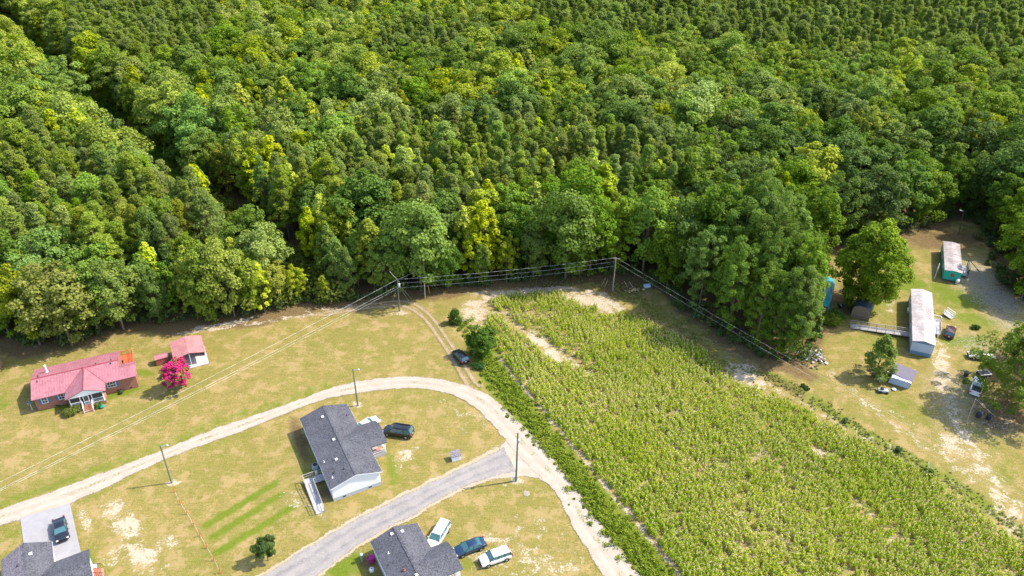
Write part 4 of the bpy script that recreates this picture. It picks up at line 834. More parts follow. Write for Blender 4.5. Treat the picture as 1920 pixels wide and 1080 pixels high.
railing(rp3, [(.3, -7.2, .5), (-1.2, -7.2, .5), (-2.6, -8.2, .5), (-2.9, -9.6, .5)], 1.0, gap=0, rails=(.5,), mat=m_pvc); railing(rp3, [(.3, -8.9, .5), (-1.4, -9.3, .5)], 1.0, gap=0, mat=m_pvc)
# ---- brick house
o3 = G(58, 751.2, 3); hb = thing('brick_house', 'long brick house with pink red metal roof and screened front porch', 'house', (o3.x, o3.y, 0), R(24.9))
ze, zr = 3.0, 4.2
b = walls(MB(), .3, 14.35, .65, 9.1, .0, ze-.1, zr-.22, 'X'); b.box(14.353, 16.85, .65, 4.3, 0, ze+.02); b.build('wall', m_brick, hb)
b = MB().slab([(0, 0, ze), (14.5, 0, ze), (14.5, 4.75, zr), (0, 4.75, zr)], .12); b.slab([(0, 4.75, zr), (14.5, 4.75, zr), (14.5, 9.6, ze), (0, 9.6, ze)], .12)
b.slab([(14.503, 0, ze), (17.2, 0, ze), (17.2, 2.7, 3.68), (14.503, 2.7, 3.68)], .12); b.slab([(14.503, 2.7, 3.68), (17.2, 2.7, 3.68), (17.2, 4.7, 3.12), (14.503, 4.7, 3.12)], .12)
rb = b.build('roof', m_redroof, hb)
rc = MB().bar((0, 4.75, zr+.02), (14.5, 4.75, zr+.02), .3, .04); rc.build('ridge_cap', plain('dark_red_trim', (.24, .05, .07), .5), rb)
pr = MB().slab([(5.4, -2.3, ze-.04), (8.6, -2.3, 4.27), (8.6, 4.9, 4.27), (5.4, .0, ze+.03)], .12); pr.slab([(8.6, -2.3, 4.27), (11.9, -2.3, ze-.04), (11.9, .0, ze+.03), (8.6, 4.9, 4.27)], .12)
prr = pr.build('porch_roof', m_redroof_y, hb); rc = MB().bar((8.6, -2.3, 4.3), (8.6, 4.8, 4.3), .18, .05)
rc.bar((5.4, 0, ze+.06), (8.6, 4.9, 4.3), .1, .04); rc.bar((11.9, 0, ze+.06), (8.6, 4.9, 4.3), .1, .04); rc.build('ridge_cap', MATS['dark_red_trim'], prr)
b = MB().ext([(5.75, -2.1, ze-.2), (11.55, -2.1, ze-.2), (8.6, -2.1, 4.02)], (0, 0, 0), (0, .1, 0)); b.build('gable_panel', m_white, hb)
b = MB().box(5.9, 11.4, -1.95, .647, 0, .68); b.build('porch_base', m_brick, hb)
for x in (5.95, 7.6, 9.45, 11.25): MB().box(x-.06, x+.06, -1.95, -1.83, .68, ze-.2).build('post', m_white, hb)
b = MB().box(6.05, 7.5, -1.9, -1.86, .72, 2.7).box(9.55, 11.15, -1.9, -1.86, .72, 2.7); b.build('screen', m_screen, hb)
railing(hb, [(9.5, -1.92, .7), (11.2, -1.92, .7)], .9, gap=.2, mat=m_white); railing(hb, [(6.0, -1.92, .7), (7.55, -1.92, .7)], .9, gap=.2, mat=m_white)
b = MB().box(8.05, 9.0, -1.94, -1.88, .7, 2.75); d = b.build('door', m_white, hb); MB().box(8.18, 8.87, -1.975, -1.945, 1.5, 2.6).build('pane', m_glass, d)
for i in range(3): MB().box(8.2+.24*i, 8.34+.24*i, -1.975, -1.945, .85, 1.3).build('panel', m_screen, d)
b = MB(); [b.box(7.85, 9.25, -2.0-.32*(i+1), -1.97-.32*i, 0, .62-.15*i) for i in range(4)]; s_ = b.build('steps', m_brick, hb)
for x in (7.78, 9.3): railing(s_, [(x, -3.35, .02), (x, -2.0, .65)], .95, gap=.16, mat=m_white)
for x, w in ((1.8, 1.0), (4.45, 1.0), (12.7, 1.5)): window(hb, (x, .647, 1.95), w, 1.25, 'y-', bars=1 if w < 1.2 else 2, shut=m_blue)
for x in (3.2, 13.4, 15.6): MB().box(x-.22, x+.22, .60, .646, .2, .4).build('vent', m_vent, hb)
for x, y in ((1.15, 5.2), (1.05, 3.9), (10.6, 5.1), (13.2, 5.4), (13.1, 4.2)): roof_vent(hb, x, y, zr-abs(y-4.75)*.25, 'dark')
b = MB().lathe([(.28, -.1), (.26, .05), (.15, .12), (.15, 1.35), (.2, 1.36), (.2, 1.5)], (2.4, 6.9, 3.65), 12); b.build('flue', m_pvc, hb)
dk = thing('back_deck', 'orange stained wooden deck behind the brick house', 'deck', (o3.x, o3.y, 0), R(24.9))
b = MB().box(11.0, 16.3, 9.65, 11.3, .6, .72); b.box(14.6, 16.3, 6.4, 9.65, .6, .72); b.build('deck_floor', m_orange, dk)
railing(dk, [(11.0, 9.75, .7), (11, 11.25, .7), (16.2, 11.25, .7), (16.2, 7.4, .7)], .95, gap=.18, mat=m_orange)
b = MB(); [b.box(14.7, 16.1, 6.4-.3*(i+1), 6.4-.3*i, 0, .55-.15*i) for i in range(3)]; b.build('steps', m_orange, dk)
# satellite dish, garden tub
def dish(px, py, label):
    g = G(px, py); t_ = thing('satellite_dish', label, 'dish', g, R(150)); MB().tube((0, 0, 0), (0, 0, 1.7), .035).build('pole', m_pvc, t_)
    b = MB(); n = 18
    for k in range(4):
        for i in range(n):
            a0, a1_ = 2*math.pi*i/n, 2*math.pi*(i+1)/n; r0, r1 = .42*k/4, .42*(k+1)/4; f = lambda r_, a: (r_*math.cos(a), -.05-r_*r_*.6+.12, 1.85+r_*math.sin(a)*.95)
            b.add([f(r0, a0), f(r1, a0), f(r1, a1_), f(r0, a1_)], [(0, 1, 2, 3)])
    o = b.build('reflector', m_blue, t_, True); s = o.modifiers.new('t', 'SOLIDIFY'); s.thickness = .02; MB().bar((0, .05, 1.5), (0, .5, 1.8), .03).build('arm', m_pvc, t_)
dish(61, 769, 'blue satellite dish on a pole at the end of the brick house')
b = MB().lathe([(.3, 0), (.42, .35), (.4, .4), (.3, .33)], (0, 0, 0), 14); o = b.build('garden_tub', plain('teal_plastic', (.02, .28, .28), .4), None, True); o.location = G(192, 764); tag(o, 'teal tub on the grass beside the porch', 'tub')
# ---- carport and small red roofed box
g = G(325, 675, 2.6); cp = thing('carport', 'open fronted carport with faded red ribbed roof', 'carport', (g.x, g.y, 0), R(27.2)); cr = gable(MB(), 0, 5.85, 0, 6.15, 2.6, 3.25, 'Y', .08).build('roof', m_redold, cp)
b = MB().box(.12, .2, .2, 6.0, 0, 2.5); b.box(.2, 5.7, 5.92, 6.0, 0, 2.55); b.box(5.62, 5.7, 2.6, 5.92, 0, 2.5); b.build('wall', plain('red_sheet', (.36, .10, .09), .6), cp)
for x in (.16, 2.9, 5.66): MB().box(x-.05, x+.05, .1, .2, 0, 2.5 if x != 2.9 else 3.1).build('post', m_pvc, cp)
MB().box(-.1, 5.95, -.3, 6.1, -.05, .05).build('floor', plain('pale_slab', (.42, .41, .39), .9, .1), cp)
g = G(290, 675, 1.5); sh = thing('pump_shed', 'low box shed with pink red roof beside the carport', 'shed', (g.x, g.y, 0), R(30)); MB().box(.1, 2.4, .1, 1.7, 0, 1.35).build('wall', plain('dark_red_board', (.28, .07, .06), .7), sh); gable(MB(), 0, 2.5, 0, 1.8, 1.4, 1.75, 'X', .06).build('roof', m_redroof, sh)
# ---- wooden thing cut by the left edge of the view
g = G(-3, 698); ws = thing('wood_shed', 'weathered wooden shed cut by the edge of the view', 'shed', (g.x-.8, g.y, 0), R(20)); MB().box(-1.6, 1.0, 0, 2.4, 0, 2.0).build('wall', plain('brown_board', (.3, .2, .13), .8, var=.3), ws); MB().slab([(-1.8, -.2, 2.05), (1.2, -.2, 2.05), (1.2, 2.6, 2.45), (-1.8, 2.6, 2.45)], .08).build('roof', plain('tan_sheet', (.5, .4, .3), .7), ws); MB().box(-.4, .5, -.02, .05, .1, 1.8).build('door', plain('dark_opening', (.05, .03, .02), .8), ws)
# ---- little white pump house
g = G(848, 866); ph = thing('well_house', 'tiny white well house with brown shingle lid on the lawn', 'shed', g, R(20)); MB().box(0, 1.5, 0, 1.1, 0, 1.0).build('wall', m_white, ph); MB().slab([(-.08, -.08, 1.02), (1.58, -.08, 1.02), (1.58, 1.2, 1.3), (-.08, 1.2, 1.3)], .08).build('roof', m_shingle_b, ph)
# ---- white mobile home
def rust_roof(name, base, streak, amt, axis):
    t = NT(name); n = t.noise(.5, 6, .7, t.co('Object', (1, .5, 1))); n2 = t.noise(1.6, 6, .7, t.co('Object', (.35, 2.6, 1) if axis == 'X' else (2.6, .35, 1))); n3 = t.noise(2.2, 5, .6)
    c = t.mix(t.step(n, .42, .62), base, tuple(x*.7 for x in base)); c = t.mix(t.math('MULTIPLY', t.step(n2, .47, .60), amt), c, streak); c = t.mix(t.math('MULTIPLY', t.step(n3, .58, .66), amt), c, (.28, .13, .08)); return t.fin(c, .6, .3)
m_mroof = rust_roof('rusty_white_roof', (.42, .39, .385), (.27, .20, .18), .75, 'X'); m_troof = rust_roof('rusty_grey_roof', (.35, .315, .30), (.17, .13, .13), .85, 'X')
m_blueside = stripes('pale_blue_siding', (.40, .47, .58), .3, 'X', .6, .1, var=.05); m_skirt = plain('blue_skirt', (.13, .22, .32), .7); m_teal = stripes('teal_siding', (.015, .36, .27), .3, 'X', .6, .18, var=.06)
g = G(1711, 638.8, 3.05); mh = thing('mobile_home', 'long white mobile home with rust marked roof and pale blue ends', 'mobile home', (g.x, g.y, 0), R(-22.8))
ro = gable(MB(), 0, 4.2, 0, 21.2, 3.05, 3.5, 'Y', .1).build('roof', m_mroof, mh); walls(MB(), .12, 4.08, .15, 21.05, .75, 2.94, 3.34).build('wall', m_blueside, mh); MB().box(.16, 4.04, .19, 21.0, -.1, .75).build('skirt', m_skirt, mh)
MB().ext([(.12, .13, 2.75), (4.08, .13, 2.75), (2.1, .13, 3.36)], (0, .13, 0), (0, .1, 0)).build('gable_panel', m_skirt, mh)
rr = np.random.default_rng(8)
for i in range(9):
    MB().box(2.55+.04*i, 3.7-.05*(i % 3), 9.6+i*.62, 9.72+i*.62, 3.02, 3.06).build('tie', m_vent, mh) if False else None
b = MB()
for i in range(9):
    for j in range(3):
        x0 = 2.6+.42*j+.1*rr.random(); y0_ = 9.3+i*.7+.15*rr.random(); z0_ = 3.5-(x0-2.1)*.45/2.1; b.slab([(x0, y0_, z0_+.03), (x0+.3, y0_, z0_-.035), (x0+.3, y0_+.16, z0_-.035), (x0, y0_+.16, z0_+.03)], .03)
b.build('patched_screws', plain('rust', (.16, .07, .05), .8), ro)
for y in (3.5, 8, 13, 18): window(mh, (.12, y, 1.9), 1.1, .9, 'x-'); window(mh, (4.08, y, 1.9), 1.1, .9, 'x+')
MB().box(.07, .118, 4.6, 5.5, .8, 2.75).build('door', m_white, mh)
def ramp_between(name, label, A, B, w, zA, zB, cat='ramp', mat=None, gap=.22):
    d = (B-A); L = Vector((d.x, d.y)).length; a = math.atan2(d.y, d.x); t_ = thing(name, label, cat, (A.x, A.y, 0), a)
    MB().slab([(0, -w/2, zA), (L, -w/2, zB), (L, w/2, zB), (0, w/2, zA)], .1).build('ramp_deck', m_deck, t_)
    for s in (-1, 1): railing(t_, [(0, s*w/2, zA), (L, s*w/2, zB)], 1.0, mat=mat or m_wood, gap=gap, rails=(.15, .55))
    return t_
ramp_between('access_ramp', 'long grey wooden ramp leading across the grass to the white mobile home', G(1594, 612), G(1707, 634), 1.5, .1, .85)
t_ = thing('entry_deck', 'small grey deck against the long side of the white mobile home', 'deck', mh.location, R(-22.8)); MB().box(4.1, 6.0, 8.5, 14.5, .5, .62).build('deck_floor', m_deck, t_); railing(t_, [(6.0, 8.5, .6), (6.0, 12.4, .6)], 1, gap=.25); railing(t_, [(4.3, 14.4, .6), (6.2, 14.4, .6), (6.2, 13.8, .6)], 1, gap=.25, mat=m_pvc)
ramp_between('deck_ramp', 'short pale railed ramp beside the maroon car', G(1786, 597), G(1770, 590), 1.4, .1, .6, mat=m_pvc)
# ---- teal trailer
g = G(1771.5, 506, 2.8); tt_ = thing('trailer_home', 'old teal trailer home with stained flat roof', 'trailer', (g.x, g.y, 0), R(-24)); walls(MB(), .1, 3.6, .1, 15.2, .5, 2.7, 2.85).build('wall', m_teal, tt_); gable(MB(), 0, 3.7, 0, 15.3, 2.78, 2.98, 'Y', .08).build('roof', m_troof, tt_); MB().box(.2, 3.5, .2, 15.1, -.1, .5).build('skirt', plain('dark_skirt', (.10, .07, .06), .9), tt_)
window(tt_, (1.9, .1, 1.75), .9, .8, 'y-', mat_f=plain('aged_frame', (.35, .2, .16), .7))
for y in (4, 9, 13): window(tt_, (.1, y, 1.8), 1.0, .7, 'x-')
t_ = thing('porch_frame', 'dark timber porch frame on the side of the teal trailer', 'porch', tt_.location, R(-24)); MB().box(3.72, 5.6, 3.6, 8.6, .4, .52).build('deck_floor', m_deck, t_); m_dkw = plain('dark_timber', (.06, .05, .045), .8)
railing(t_, [(3.8, 3.7, .5), (5.5, 3.7, .5), (5.5, 8.5, .5)], 1.2, gap=.3, mat=m_dkw)
for y in (3.7, 8.5): MB().box(5.44, 5.56, y-.06, y+.06, .5, 2.5).build('post', m_dkw, t_)
b = MB().bar((5.5, 8.5, 2.4), (8.2, 6.8, .6), .1); b.bar((5.5, 3.7, 2.45), (5.5, 8.5, 2.45), .1); b.build('beam', m_dkw, t_)
o = MB().tube((0, 0, 0), (2.2, 3.4, 2.1), .05).build('leaning_pole', m_pvc); o.location = G(1752, 522); tag(o, 'pale pole leaning against the long side of the teal trailer', 'pole')
# ---- sheds in the yard
def barrel(name, label, A, B, w, h, mroof, mend, wall_h=.9, n=10):
    d = B-A; L = Vector((d.x, d.y)).length; a = math.atan2(d.y, d.x)-math.pi/2; t_ = thing(name, label, 'shed', (A.x, A.y, 0), a)
    prof = [(-w/2, wall_h)]+[(-w/2*math.cos(math.pi*i/n), wall_h+(h-wall_h)*math.sin(math.pi*i/n)**.8) for i in range(1, n)]+[(w/2, wall_h)]
    b = MB()
    for (x0, z0), (x1, z1) in zip(prof[:-1], prof[1:]): b.slab([(x0*1.03, 0, z0+.05), (x1*1.03, 0, z1+.05), (x1*1.03, L, z1+.05), (x0*1.03, L, z0+.05)], .05)
    b.build('roof', mroof, t_); pts = [(w/2*.98, .06, 0)]+[(x*.98, .06, z) for x, z in prof[::-1]]+[(-w/2*.98, .06, 0)]; MB().ext(pts, (0, 0, 0), (0, L-.12, 0)).build('wall', mend, t_)
    dd = MB().box(-.75, .75, .0, .055, .05, 1.9).build('door', plain(name+'_door', (.2, .15, .1), .8), t_); MB().bar((-.75, -.01, 1.0), (.75, -.01, 1.0), .07).build('brace', m_wood, dd); return t_
m_tealm = stripes('teal_sheet', (.012, .22, .24), .8, 'Y', .4, .25, (.02, .26, .28), .1); m_navy = stripes('navy_sheet', (.04, .055, .085), .6, 'Y', .35, .3, (.06, .075, .11), .1)
barrel('barrel_shed', 'long shed with teal barrel roof half hidden by pines', G(1533, 592), G(1546, 540), 3.9, 3.0, m_tealm, plain('brown_end', (.28, .17, .12), .8))
barrel('barrel_shed', 'wooden barn with dark blue barrel roof below the yard oak', G(1611, 598), G(1622, 572), 3.7, 3.1, m_navy, stripes('brown_board_end', (.2, .15, .09), .3, 'X', .8, .4), 1.5)
# collapsing shed
g = G(1665, 717); t_ = thing('collapsed_shed', 'leaning pale shed with sagging purple grey roof and torn front', 'shed', g, R(-31))
m_pale = plain('pale_panel', (.36, .40, .47), .7, var=.2); m_purple = plain('purple_shingle', (.14, .12, .15), .9, var=.35, sc=4)
b = MB().ext([(0, 0, 0), (3.6, -.1, 0), (3.6, -.2, 1.6), (2.2, -.1, 1.9), (.2, .2, 2.0)], (0, 0, 0), (0, .1, 0)); b.ext([(3.6, 0, 0), (3.8, 3.0, 0), (3.9, 3.0, 2.0), (3.7, 0, 1.6)], (0, 0, 0), (.1, 0, 0)); b.ext([(0, 3.2, 0), (3.8, 3.1, 0), (3.8, 3.1, 2.0), (0, 3.2, 2.2)], (0, 0, 0), (0, .1, 0)); b.build('wall', m_pale, t_)
b = MB().slab([(-.3, .3, 2.25), (1.6, .1, 2.05), (1.7, 3.5, 2.35), (-.2, 3.6, 2.5)], .1); b.slab([(1.603, .1, 2.05), (3.9, .0, 1.75), (4.2, 3.4, 2.15), (1.703, 3.5, 2.35)], .1); b.build('roof', m_purple, t_)
b = MB(); rr = np.random.default_rng(4)
for i in range(12): x = .3+3.4*i/12; b.slab([(x, -.25-.3*rr.random(), 1.6+.2*rr.random()), (x+.3, -.2-.3*rr.random(), 1.65), (x+.32, .15, 2.05-.03*i), (x, .15, 2.07-.03*i)], .03)
b.build('torn_eave', m_white, t_)
def junk(name, px, py, n, spread, cols, label, cat, size=.5, sq=1.0):
    t_ = thing(name, label, cat, G(px, py)); rr = np.random.default_rng(int(px)); k = 0
    for ci, c in enumerate(cols):
        b = MB()
        for i in range(n):
            x, y = rr.normal(size=2)*spread; y *= sq; s = size*(.3+.9*rr.random()); z = max(0, (spread-.5*math.hypot(x, y)))*.35*rr.random(); tl = rr.normal(size=3)*.3
            q = [Vector((x+sx*s, y+sy*s*.6, z+.08+sx*tl[0]*s+sy*tl[1]*s+.3*s)) for sx, sy in ((-.5, -.5), (.5, -.5), (.5, .5), (-.5, .5))]; rot = Matrix.Rotation(rr.random()*6.28, 3, 'Z'); c0 = Vector((x, y, 0)); q = [rot@(p-c0)+c0 for p in q]
            b.slab(q, .05+.25*s*rr.random())
        b.build(('rubbish', 'board', 'sheeting', 'scrap')[ci % 4], plain('junk_%d' % ci+name, c, .8, var=.3), t_)
    return t_
junk('debris_pile', 1529, 669, 30, 1.0, [(.6, .55, .5), (.35, .25, .22), (.45, .5, .6), (.2, .13, .1)], 'heap of pale rubbish and broken boards at the pines', 'debris', .6, 1.3)
junk('scrap_heap', 1654, 704, 14, .8, [(.55, .45, .4), (.4, .18, .08), (.1, .08, .07)], 'rusty sheet scrap against the collapsing shed', 'debris', .8)
junk('brush_pile', 1190, 545, 14, .9, [(.55, .42, .22), (.5, .36, .15)], 'small heap of straw coloured cut brush by the cable pole', 'debris', .5, .5)
# ---------------------------------------------------------------- vehicles
m_tyre = plain('tyre', (.02, .02, .02), .8, .2); m_rim = plain('rim', (.45, .46, .48), .3, .5, .7); m_lamp = plain('lamp_lens', (.7, .7, .68), .15, .6); m_tail = plain('tail_lens', (.35, .02, .02), .2, .6); m_plate = plain('plate', (.7, .7, .68), .5)
def glass_mat(name, col):
    t = NT(name); return t.fin(col, .06, .9)
m_cglass = glass_mat('car_glass', (.045, .12, .13)); m_black = plain('black_trim', (.02, .02, .022), .5, .3)
def paint(name, col, metal=.2):
    t = NT(name); t.b.inputs['Coat Weight'].default_value = .6; t.b.inputs['Coat Roughness'].default_value = .08; return t.fin(col, .32, .5, metal)
def car(name, label, cat, px, py, head, col, kind='suv', group='parked cars', L=4.7, Wd=1.86, H=1.7, extra=None):
    "head: picture point the nose points to"
    g = G(px, py); q = G(*head); a = math.atan2(q.y-g.y, q.x-g.x); t_ = thing(name, label, cat, g, a, group); hw = Wd/2
    f = L/2
    if kind == 'suv': prof = [(f, .55), (f-.06, .78), (f-.35, .98), (f-1.15, 1.08), (.55, 1.1), (-f+.6, 1.1), (-f+.12, 1.08), (-f, .85)]; cab = (f-1.12, f-1.85, -f+.42, -f+.08)
    elif kind == 'sedan': prof = [(f, .5), (f-.08, .68), (f-.4, .84), (f-1.25, .98), (.5, 1.0), (-f+1.1, 1.02), (-f+.2, 1.0), (-f, .75)]; cab = (f-1.2, f-2.05, -f+1.35, -f+.62)
    elif kind == 'van': prof = [(f, .55), (f-.08, .8), (f-.4, 1.0), (f-.95, 1.1), (.7, 1.12), (-f+.5, 1.12), (-f+.1, 1.1), (-f, .85)]; cab = (f-.9, f-1.75, -f+.3, -f+.05)
    else: prof = [(f, .6), (f-.05, .95), (f-.3, 1.12), (f-1.35, 1.2), (f-1.5, 1.2), (-f+2.1, 1.2), (-f+.1, 1.2), (-f, 1.15)]; cab = (f-1.35, f-1.95, f-3.1, f-3.3)
    def zt(x):
        for (x0, z0), (x1, z1) in zip(prof[:-1], prof[1:]):
            if x <= x0 and x >= x1: return z0+(z1-z0)*(x0-x)/(x0-x1+1e-9)
        return prof[-1][1]
    def hwx(x): e = abs(x)/f; return hw*(1-.14*max(0, (e-.72)/.28)**2)
    xs = [f, f-.05, f-.18, f-.4]+list(np.linspace(f-.8, -f+.6, 9))+[-f+.3, -f+.1, -f]; V = []; n = 11
    for x in xs:
        w = hwx(x)*(.93 if abs(x) > f-.02 else 1); z = zt(x); zb = .30 if abs(x) < f-.3 else .36
        V += [(x, s*w*k, zz) for s, k, zz in ((-1, .9, zb), (-1, .98, .48), (-1, 1, .72), (-1, .985, z-.07), (-1, .90, z), (0, 0, z+.035), (1, .90, z), (1, .985, z-.07), (1, 1, .72), (1, .98, .48), (1, .9, zb))]
    Fs = [(i*n+j, i*n+(j+1) % n, (i+1)*n+(j+1) % n, (i+1)*n+j) for i in range(len(xs)-1) for j in range(n)]+[tuple(range(n))[::-1], tuple((len(xs)-1)*n+j for j in range(n))]
    mp = paint(name+'_paint_%d' % int(px), col); b = MB().add(V, Fs); body = b.build('body', mp, t_, True)
    bm_ = body.data; s = body.modifiers.new('w', 'WEIGHTED_NORMAL')
    zb = 1.0 if kind == 'sedan' else 1.1 if kind != 'pickup' else 1.18
    x0, x1, x2, x3 = cab; wb, wt = hw*.93, hw*.76; wz = H-.05
    gv = [(x0, -wb, zb-.05), (x0, wb, zb-.05), (x3, wb, zb-.05), (x3, -wb, zb-.05), (x1, -wt, wz), (x1, wt, wz), (x2, wt, wz), (x2, -wt, wz)]
    MB().add(gv, [(0, 3, 2, 1), (4, 5, 6, 7), (0, 1, 5, 4), (1, 2, 6, 5), (2, 3, 7, 6), (3, 0, 4, 7)]).build('window', m_cglass, t_, bevel=.03)
    rv = MB(); rv.add([(x1+.06, -wt-.02, wz-.02), (x1+.06, wt+.02, wz-.02), (x2-.06, wt+.02, wz-.02), (x2-.06, -wt-.02, wz-.02), (x1-.12, -wt*.86, H+.02), (x1-.12, wt*.86, H+.02), (x2+.12, wt*.86, H+.02), (x2+.12, -wt*.86, H+.02)], [(0, 3, 2, 1), (4, 5, 6, 7), (0, 1, 5, 4), (1, 2, 6, 5), (2, 3, 7, 6), (3, 0, 4, 7)]); ro = rv.build('roof', mp, t_, True, bevel=.04)
    p = MB()
    for s in (-1, 1):
        p.bar((x0, s*wb, zb-.03), (x1, s*(wt+.01), wz), .07, .05); p.bar((x3, s*wb, zb-.03), (x2, s*(wt+.01), wz), .12 if kind != 'sedan' else .09, .05)
        ks = [.48] if kind in ('sedan', 'pickup') else [.36, .68]
        for k in ks: xb = x0+(x3-x0)*k; xt = x1+(x2-x1)*k; p.bar((xb, s*(wb+.003), zb-.03), (xt, s*(wt+.013), wz), .09, .04)
    p.build('pillar', mp if kind != 'suv' else m_black, t_)
    r_ = .36 if kind != 'sedan' else .33
    for sx in (f-.95, -f+1.0):
        for s in (-1, 1):
            MB().tube((sx, s*(hw-.24), r_), (sx, s*(hw+.005), r_), r_+.06, r_+.06, 16).build('wheel_arch', m_black, t_)
            w = MB().tube((sx, s*(hw-.22), r_), (sx, s*(hw+.02), r_), r_, r_, 18).build('wheel', m_tyre, t_, bevel=.03); MB().tube((sx, s*(hw-.1), r_), (sx, s*(hw+.03), r_), r_*.62, r_*.55, 14).build('rim', m_rim, w)
    for s in (-1, 1):
        MB().box(f-.32, f-.03, min(s*hw*.58, s*hw*.9), max(s*hw*.58, s*hw*.9), zt(f-.2)-.16, zt(f-.2)+.015).build('headlight', m_lamp, t_, bevel=.03)
        MB().box(-f-.015, -f+.12, min(s*hw*.66, s*hw*.93), max(s*hw*.66, s*hw*.93), .74, .98 if kind == 'sedan' else 1.06).build('tail_light', m_tail, t_, bevel=.02)
        MB().box(x0-.35, x0-.2, min(s*hw, s*(hw+.16)), max(s*hw, s*(hw+.16)), zb, zb+.13).build('mirror', mp, t_, bevel=.02)
    MB().box(f-.02, f+.025, -hw*.5, hw*.5, .42, .64).build('grille', m_black, t_); MB().box(-f-.03, -f+.02, -.16, .16, .72, .86).build('number_plate', m_plate, t_)
    MB().box(-f-.05, -f+.05, -hw*.86, hw*.86, .36, .56).build('bumper', m_black if kind == 'suv' else mp, t_, bevel=.03)
    if extra == 'rack': 
        for s in (-1, 1): MB().bar((x1-.2, s*wt*.85, H+.08), (x2+.2, s*wt*.85, H+.08), .045).build('roof_rail', m_black, t_)
    if kind == 'pickup': MB().box(-f+.15, f-3.45, -hw*.8, hw*.8, .95, 1.245).build('bed_cavity', m_black, t_)
    return t_
car('parked_car', 'big black estate SUV parked beyond the porch of the bend house', 'car', 747, 814, (720, 810), (.012, .012, .016), 'suv', L=5.3, Wd=2.0, H=1.88, extra='rack')
car('parked_car', 'white car mostly hidden behind the grey porch roof of the bend house', 'car', 689, 801, (712, 788), (.72, .72, .70), 'sedan', L=4.8, H=1.45)
car('parked_car', 'black hatchback SUV stopped on the sandy two rut track', 'car', 863, 673, (846, 655), (.015, .018, .024), 'suv', L=4.5, Wd=1.86, H=1.66)
car('parked_car', 'glossy black sedan alone on the concrete drive', 'car', 116, 998, (121, 1024), (.014, .016, .026), 'sedan', L=4.75, Wd=1.86, H=1.46)
car('parked_car', 'champagne coloured minivan beside the house porch', 'car', 823, 1008, (806, 1036), (.62, .59, .53), 'van', L=5.0, Wd=1.95, H=1.75)
car('parked_car', 'dark blue sedan in the middle of three parked cars', 'car', 881, 1031, (852, 1042), (.012, .035, .075), 'sedan', L=4.85, Wd=1.84, H=1.46)
car('parked_car', 'bright white crossover, last of the row of three cars', 'car', 929, 1050, (900, 1060), (.80, .80, .80), 'suv', L=4.75, Wd=1.86, H=1.68)
car('parked_car', 'maroon SUV beside the white mobile home', 'car', 1780, 627, (1785, 610), (.06, .018, .02), 'suv', L=4.6, Wd=1.84, H=1.7)
car('parked_car', 'faded silver gold sedan beside the large yard pine', 'car', 1838, 672, (1815, 669), (.48, .44, .37), 'sedan', L=4.9, Wd=1.84, H=1.42)
car('pickup_truck', 'white pickup truck half hidden under the yard pine', 'truck', 1830, 730, (1838, 706), (.62, .64, .66), 'pickup', 'parked cars', L=5.4, Wd=1.95, H=1.8)
t_ = thing('cargo_trailer', 'dark open trailer with pale frame under the yard pine', 'trailer', G(1842, 706), R(8)); MB().box(-1.1, 1.1, -.7, .7, .45, .9).build('body', m_black, t_); MB().bar((-1.1, -.7, .95), (1.1, -.7, .95), .08).bar((1.1, -.7, .95), (1.1, .7, .95), .08).bar((-1.1, .7, .95), (1.1, .7, .95), .08).build('rail', m_pvc, t_)
for s in (-1, 1): MB().tube((0, s*.72, .3), (0, s*.85, .3), .3, .3, 14).build('wheel', m_tyre, t_)
# ---------------------------------------------------------------- poles, lamps and lines
m_pole = plain('treated_pole', (.13, .16, .12), .85, .1, var=.35, sc=3); m_polegrey = plain('grey_pole', (.30, .25, .20), .85, .1, var=.3, sc=3); m_polelight = plain('light_pole_wood', (.42, .33, .23), .85, .1, var=.3, sc=3); m_metal = plain('grey_metal', (.45, .47, .48), .45, .4, .3); m_wire = plain('wire', (.5, .52, .5), .4, .4)
def htop(b_, t_):
    g = G(*b_); d = _r*((t_[0]-960)/F)+_u*(-(t_[1]-540)/F)+_f; k = math.hypot(g.x, g.y)/math.hypot(d.x, d.y); return g, HC+d.z*k, Vector((d.x*k, d.y*k, HC+d.z*k))
def pole(name, label, base, top, mat, r=.14, cat='utility pole', lean=True, group='wooden poles'):
    g, h, tp = htop(base, top); t_ = thing(name, label, cat, g, 0, group); e = (tp-g) if lean else Vector((0, 0, h)); MB().tube((0, 0, -.3), e, r, r*.7, 10).build('pole', mat, t_); return t_, e, g
def lamp(t_, e, ang, L_=1.1, z=-.25):
    d = Vector((math.cos(ang), math.sin(ang), 0)); p = e+Vector((0, 0, z)); MB().tube(p, p+d*L_*.8+Vector((0, 0, .25)), .035).build('lamp_arm', m_metal, t_)
    q = p+d*L_*.95+Vector((0, 0, .22)); o = MB().lathe([(.05, .14), (.16, .1), (.2, -.02), (.17, -.14), (.05, -.18)][::-1], (q.x, q.y, q.z), 12).build('lamp_head', m_metal, t_, True)
t1, e1, g1 = pole('lamp_pole', 'dark lamp pole on the lawn beside the row of orange stakes', (322, 905), (300, 835), m_pole); lamp(t1, e1, .1)
t2, e2, g2 = pole('lamp_pole', 'greenish lamp pole beyond the back roof of the bend house', (671, 760), (661.5, 692), m_pole, .15); lamp(t2, e2, -.1)
t3, e3, g3 = pole('utility_pole', 'tall green pole where the grey drive meets the gravel road', (967.5, 902), (971, 812), m_pole, .17)
MB().bar(e3+Vector((-.6, .1, -.15)), e3+Vector((.35, 0, -.1)), .06).build('crossarm', m_wood, t3); MB().lathe([(.2, 0), (.22, .1), (.22, .6), (.14, .68)], (.34, -.05, e3.z-1.9), 10).build('transformer', m_metal, t3, True); MB().box(-.5, -.14, -.15, .15, .0, .8).build('meter_box', m_metal, t3)
